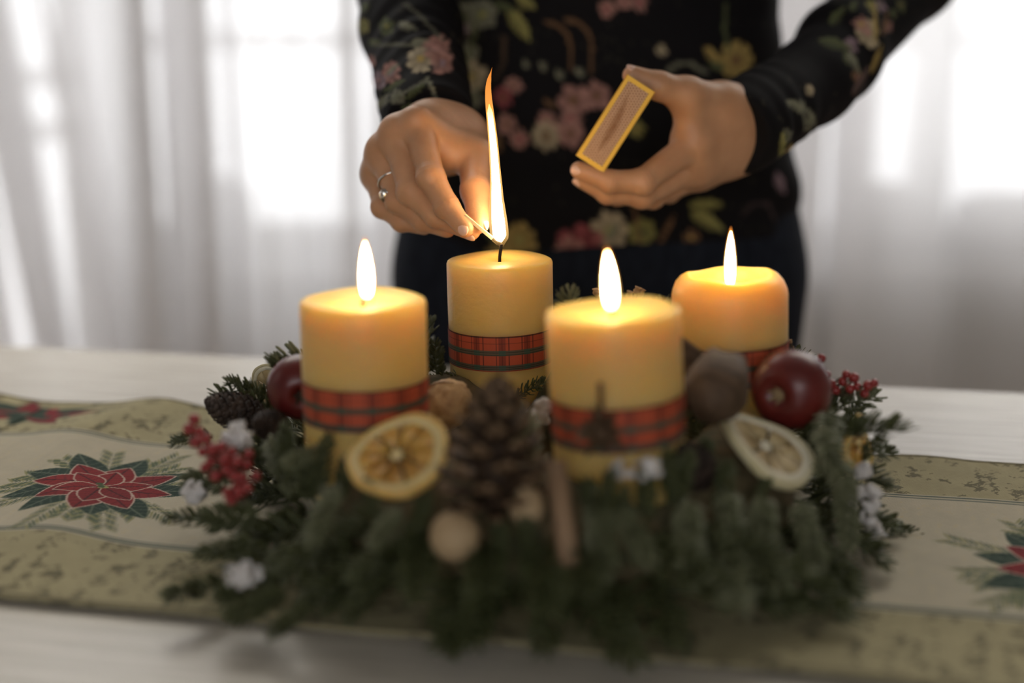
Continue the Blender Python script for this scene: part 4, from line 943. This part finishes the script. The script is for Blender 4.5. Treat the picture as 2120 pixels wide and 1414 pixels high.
        ten([f2(*p) for p in pts], w, c, Y, ts)
    m0 = onsleeve[0]; Y = 1.17
    for x, y, r, c, cc in [(385, 255, 26, CREAM, OCH), (450, 215, 24, PINK, PINK), (480, 275, 20, PINK, LIL), (130, 285, 14, PINK, ROSE), (255, 320, 20, PINK, LIL), (190, 360, 18, LIL, PINK), (140, 470, 14, PINK, ROSE), (205, 122, 18, GRN, YG), (410, 505, 18, OCH, YG), (75, 125, 16, YG, GRN), (300, 410, 14, GRY, GRN), (130, 545, 13, LIL, ROSE), (465, 525, 9, OCH, OCH)]:
        flower(*f2(x, y), r, c, cc, Y, 5, m0)
    for a in [(260, 105, 350, 135, 8, GRY), (330, 200, 420, 180, 8, GRY), (380, 190, 500, 250, 9, PINK), (220, 400, 330, 340, 6, GRN), (330, 420, 420, 350, 6, GRN), (180, 480, 260, 400, 6, GRY), (120, 420, 200, 340, 6, LIL), (55, 60, 100, 10, 8, GRN), (100, 200, 180, 190, 6, GRN), (380, 490, 440, 510, 6, CREAM), (150, 380, 110, 470, 6, PINK), (300, 470, 380, 440, 5, GRN), (230, 330, 290, 280, 5, GRY), (420, 330, 470, 420, 5, GRY)]:
        lf(*f2(a[0], a[1]), *f2(a[2], a[3]), a[4], a[5], Y, m0)
    for pts in [[(290, 20), (380, 90), (470, 180)], [(140, 210), (260, 200), (390, 195)], [(170, 500), (240, 440), (330, 390), (430, 330)]]: ten([f2(*p) for p in pts], 3, GRY, Y, m0, .45)
    m1 = onsleeve[1]; Y = 1.18; f3 = lambda x, y: (1560+x/1.725, y/1.725)
    for x, y, r, c, cc in [(392, 112, 26, CREAM, PINK), (372, 85, 16, PINK, OCH), (410, 150, 14, CREAM, CREAM), (322, 155, 16, LIL, LIL), (435, 22, 14, YG, OCH), (492, 95, 12, PINK, BRN), (520, 48, 10, GRN, GRY), (300, 200, 14, GRN, GRY), (120, 300, 11, CREAM, YG), (52, 512, 22, OCH, YG), (80, 350, 13, GRY, GRY), (110, 400, 9, GRY, GRN), (470, 20, 12, LIL, GRN), (330, 260, 14, BRN, PINK), (20, 440, 14, GRY, GRN), (560, 20, 12, GRN, BRN)]:
        flower(*f3(x, y), r, c, cc, Y, 5, m1)
    for a in [(200, 140, 330, 170, 12, GRN), (300, 180, 345, 260, 9, GRY), (415, 150, 445, 20, 7, OCH), (400, 260, 450, 160, 7, OCH), (455, 130, 500, 40, 6, BRN), (20, 325, 110, 370, 9, GRY), (100, 350, 165, 440, 6, GRY), (0, 420, 20, 560, 8, YG), (310, 330, 400, 230, 10, (.14, .09, .08)), (260, 90, 330, 20, 8, GRN), (340, 40, 380, 0, 7, GRN), (40, 560, 5, 620, 7, GRY)]:
        lf(*f3(a[0], a[1]), *f3(a[2], a[3]), a[4], a[5], Y, m1)
    ten([f3(*p) for p in [(90, 370), (105, 430), (125, 430), (130, 400)]], 3, GRY, Y, m1)
    sp = (nz > .55) & (nz2 > .1) & (nzb > -.1) & (V[:, 2] < 1.12); C[sp] = C[sp]*.55+np.array((.055, .050, .032))*.45      # tiny scattered leaves
    return C
dt = torso_sd([V[:, 0], V[:, 1], V[:, 2]], .009)
ons = []
for i in (0, 1):
    c = chain([V[:, 0], V[:, 1], V[:, 2]], [SH[i], EL[i], MD[i], WR[i]], (.054, .043, .035, .033), .02); ons.append((c < dt) & (c < .012))
shirt = link('floral_top', mesh_np('floral_top', V-PL, Q, M['shirt'], True, paint_shirt(V, ons)), pe); shirt['label'] = 'black long sleeved top printed with small flowers'
# jeans and shoes
Pt, ax = grid((-.15, 1.15, .06), (.33, 1.55, .96), .007)
d = np.maximum(torso_sd(Pt, .010 if False else .0), Pt[2]-.93)
for s in (-1, 1): d = smin(d, chain(Pt, [np.array([.085+s*.098, 1.365, .80]), np.array([.085+s*.095, 1.36, .47]), np.array([.085+s*.095, 1.38, .10])], (.094, .066, .048), .03), .04)
d = np.maximum(d, .08-Pt[2]); V, Q = nets(d, ax); j = link('jeans', mesh_np('jeans', V-PL, Q, M['jeans']), pe); j['label'] = 'dark blue jeans'
for s in (-1, 1):
    x = .085+s*.095; Pt, ax = grid((x-.06, 1.20, 0.0), (x+.06, 1.46, .13), .005); d = smin(sd_cone(Pt, (x, 1.385, .052), (x, 1.255, .038), .046, .038), sd_cone(Pt, (x, 1.385, .06), (x, 1.385, .10), .046, .044), .02); d = np.maximum(d, .006-Pt[2])
    V, Q = nets(d, ax); link('shoe', mesh_np('shoe', V-PL, Q, M['leather']), pe)
# nails
def nail(J, f, nrm, w, l, back=.30, off_=.0):
    a, b = Vector(P(*J[f][-2])), Vector(P(*J[f][-1])); ax_ = (b-a).normalized(); n = Vector(nrm); n = (n-ax_*n.dot(ax_)).normalized(); r = .0064 if f != 'thumb' else .0070
    V, F = sphere_data(16, 10); Qm = basis(ax_, n); c = b+ax_*(.0010+off_)+n*(r*.70)-Vector(PL)
    me = mesh_np('fingernail', [c+Qm @ Vector((x*l/2, y*w/2, z*.0020-.35*.001*(y*y)*3)) for x, y, z in V], F, M['nail']); link('fingernail', me, pe)
nail(RH, 'index', (.05, -.85, -.30), .0085, .0110); nail(RH, 'thumb', (.93, -.30, .1), .0090, .0115); nail(RH, 'middle', (-.1, -.6, -.75), .008, .010)
nail(LH, 'index', (-.55, -.75, .05), .0080, .0105); nail(LH, 'middle', (-.5, -.6, -.5), .0080, .0105); nail(LH, 'thumb', (-.25, -.35, .9), .0095, .0120)
# rings
def ring(center, axis, R, r, m, label, leaf_=False):
    q = Vector((0, 0, 1)).rotation_difference(Vector(axis).normalized()); c = Vector(center)-Vector(PL); b = MB(); pts = [q @ Vector((R*math.cos(a), R*math.sin(a), 0))+c for a in np.linspace(0, 2*math.pi, 41)]
    b.tube(pts, r, 8, cap=False); o = b.obj('finger_ring', m, pe); o['label'] = label; return o
p1, p2 = np.array(P(*RH['ring'][0])), np.array(P(*RH['ring'][1])); cpt = p1*.40+p2*.60
o = ring(cpt, p2-p1, .0102, .0008, M['silver'], 'thin silver ring with a leaf shaped setting')
lc = Vector(P(795, 404, .974))-Vector(PL); b = MB()
for dx in (-1, 1):
    b.tube([lc+Vector((dx*.0002, 0, .0042)), lc+Vector((dx*.0030, -.0006, .0015)), lc+Vector((dx*.0026, -.0006, -.0018)), lc+Vector((dx*.0002, 0, -.0046))], .0007, 6)
b.tube([lc+Vector((0, -.0004, .004)), lc+Vector((.0003, -.0008, -.004))], .0006, 6); V, F = sphere_data(12, 8); b.add([lc+Vector((x*.0022, y*.0012, z*.0036)) for x, y, z in V], F)
b.obj('setting', M['silver'], o)
p1, p2 = np.array(P(*LH['thumb'][1])), np.array(P(*LH['thumb'][2])); ring(p1*.70+p2*.30, p2-p1, .0116, .0007, M['gold'], 'thin gold ring on the thumb')

# ------------------------------------------------------------------ matchbox in the hand
YB = 1.003
r0_ = ray(1273, 256); r0_ = r0_/np.linalg.norm(r0_); D_ = float((P(1273, 256, YB)-CAM) @ r0_)
tl, tr, br, bl = (Vector(CAM+ray(px, py)*D_/float(ray(px, py) @ r0_)) for px, py in ((1299, 155), (1356, 190), (1251, 358), (1190, 322)))
cen = (tl+tr+br+bl)/4; ex = ((tl+tr)-(bl+br)).normalized(); ey = (tr-tl)+(br-bl); ey = (ey-ex*ey.dot(ex)).normalized(); ez = ex.cross(ey)   # ex long, ey short, ez to or from the viewer
if ez.y > 0: ez = -ez; ey = -ey
Lb = ((tl-bl).length+(tr-br).length)/2; Wb = ((tr-tl).length+(br-bl).length)/2; Db = .036
mbx = thing('matchbox', 'yellow matchbox with its patterned striking side showing, held in the hand', 'matchbox', cen, Matrix((ex, ey, ez)).transposed().to_quaternion())
b = MB(); l2, w2, th = Lb/2, Wb/2, .0007
b.box(-l2, l2, -w2, w2, -th, 0).box(-l2, l2, -w2, w2, -Db, -Db+th).box(-l2, l2, -w2, -w2+th, -Db, 0).box(-l2, l2, w2-th, w2, -Db, 0); b.obj('sleeve', M['card'], mbx, False)
b = MB(); b.box(-l2+.0004, l2-.0004, -w2+.001, -w2+.0017, -Db+.001, -.001).box(-l2+.0004, l2-.0004, -w2+.0017, w2-.0012, -.0017, -.001).box(-l2+.0004, l2-.0004, -w2+.0017, w2-.0012, -Db+.001, -Db+.0017).box(-l2+.0004, -l2+.0011, -w2+.001, w2-.001, -Db+.001, -.001).box(l2-.0011, l2-.0004, -w2+.001, w2-.001, -Db+.001, -.001)
b.obj('tray', M['tray'], mbx, False)
nu, nv = 220, 70; us = np.linspace(-l2*.90, l2*.90, nu); vs = np.linspace(-w2*.72, w2*.72, nv); U, W = np.meshgrid(us, vs, indexing='ij')
C = np.zeros(U.shape+(3,)); C[:] = (.56, .37, .25); p = .0021; ro = np.floor(W/(p*.866)); uu = ((U+(ro % 2)*p/2) % p)-p/2; ww = (W % (p*.866))-p*.433
put(C, np.hypot(uu, ww) < p*.32, (.20, .085, .04))
s, n, pr = leaf_mask(U, W, (-l2*.72, -w2*.02), (l2*.80, w2*.42), .0042); nn = lum_noise(U, W, 900, 3); k = np.clip((pr-np.abs(n+.002*np.sin(s*3)))/.003, 0, 1)*.75*(1+.3*nn); C = C*(1-k[..., None])+np.array((.22, .10, .045))*k[..., None]
q = np.arange(nu*nv).reshape(nu, nv); Q = np.stack([q[:-1, :-1], q[1:, :-1], q[1:, 1:], q[:-1, 1:]], -1).reshape(-1, 4)
o = link('striking_strip', mesh_np('striking_strip', np.stack([U, W, U*0+.00025], -1).reshape(-1, 3), Q, mat('striking_surface', attr=True, rough=.8), True, C.reshape(-1, 3)), mbx); o['label'] = 'tan dotted striking surface with a dark scratch'

# ------------------------------------------------------------------ burning match
ma, mb_ = Vector(P(962, 446, .930)), Vector(P(1020, 494, .927)); hd_ = Vector(P(1033, 504, .926))
mt = thing('matchstick', 'burning wooden matchstick pinched between finger and thumb above the rear candle', 'match', ma)
dd = (mb_-ma).normalized(); Qm = basis(dd, (0, 0, 1)); L = (mb_-ma).length; w = .00105
b = MB().add([Qm @ Vector((x, y, z)) for x in (0, L) for y in (-w, w) for z in (-w, w)], [(0, 1, 3, 2), (4, 6, 7, 5), (0, 4, 5, 1), (2, 3, 7, 6), (0, 2, 6, 4), (1, 5, 7, 3)]); b.obj('stick', M['match'], mt, False)
b = MB().tube([mb_-ma-dd*.0008, mb_-ma+dd*.003, hd_-ma-Vector((.0006, 0, 0))], [.0011, .0009, .0008], 7); V, F = sphere_data(12, 8); b.add([hd_-ma+Vector((x*.0017, y*.0017, z*.0021)) for x, y, z in V], F); b.obj('burnt_head', M['char'], mt)
path = [(1039, 512, 9), (1036, 500, 16.5), (1034, 485, 19.5), (1032, 465, 19.5), (1030, 440, 17.5), (1028, 410, 14.5), (1027, 380, 12.5), (1025, 350, 11), (1023, 320, 10.2), (1020.5, 290, 9.6), (1017.5, 260, 8.8), (1014, 230, 8.0), (1011.5, 205, 7.0), (1010.5, 185, 6.0), (1012, 168, 4.6), (1015, 154, 2.8), (1019, 140, .6)]
def mflame(scale, y0, y1, nm, m, par):
    pts = []; rad = []; ys = [q[1] for q in path][::-1]; xs = [q[0] for q in path][::-1]; ws = [q[2] for q in path][::-1]
    for t in np.linspace(0, 1, 46):
        y = y0+(y1-y0)*t; e = min(1, t/.04+.15)*min(1, (1-t)/.06+.02); pts.append(Vector(P(np.interp(y, ys, xs), y, .926))-ma); rad.append(np.interp(y, ys, ws)*scale*e*.926/FPX)
    b = MB().tube(pts, rad, 20); z0 = min(v[2] for v in b.v); z1 = max(v[2] for v in b.v); return link(nm, mesh_np(nm, b.v, b.f, M[m], True, colr(b.v, z0, z1)), par)
o = mflame(1.0, 513, 139, 'flame', 'flame_out', mt); o['label'] = 'tall thin curved flame'
mflame(.70, 502, 215, 'flame_core', 'flame_core_big', o)
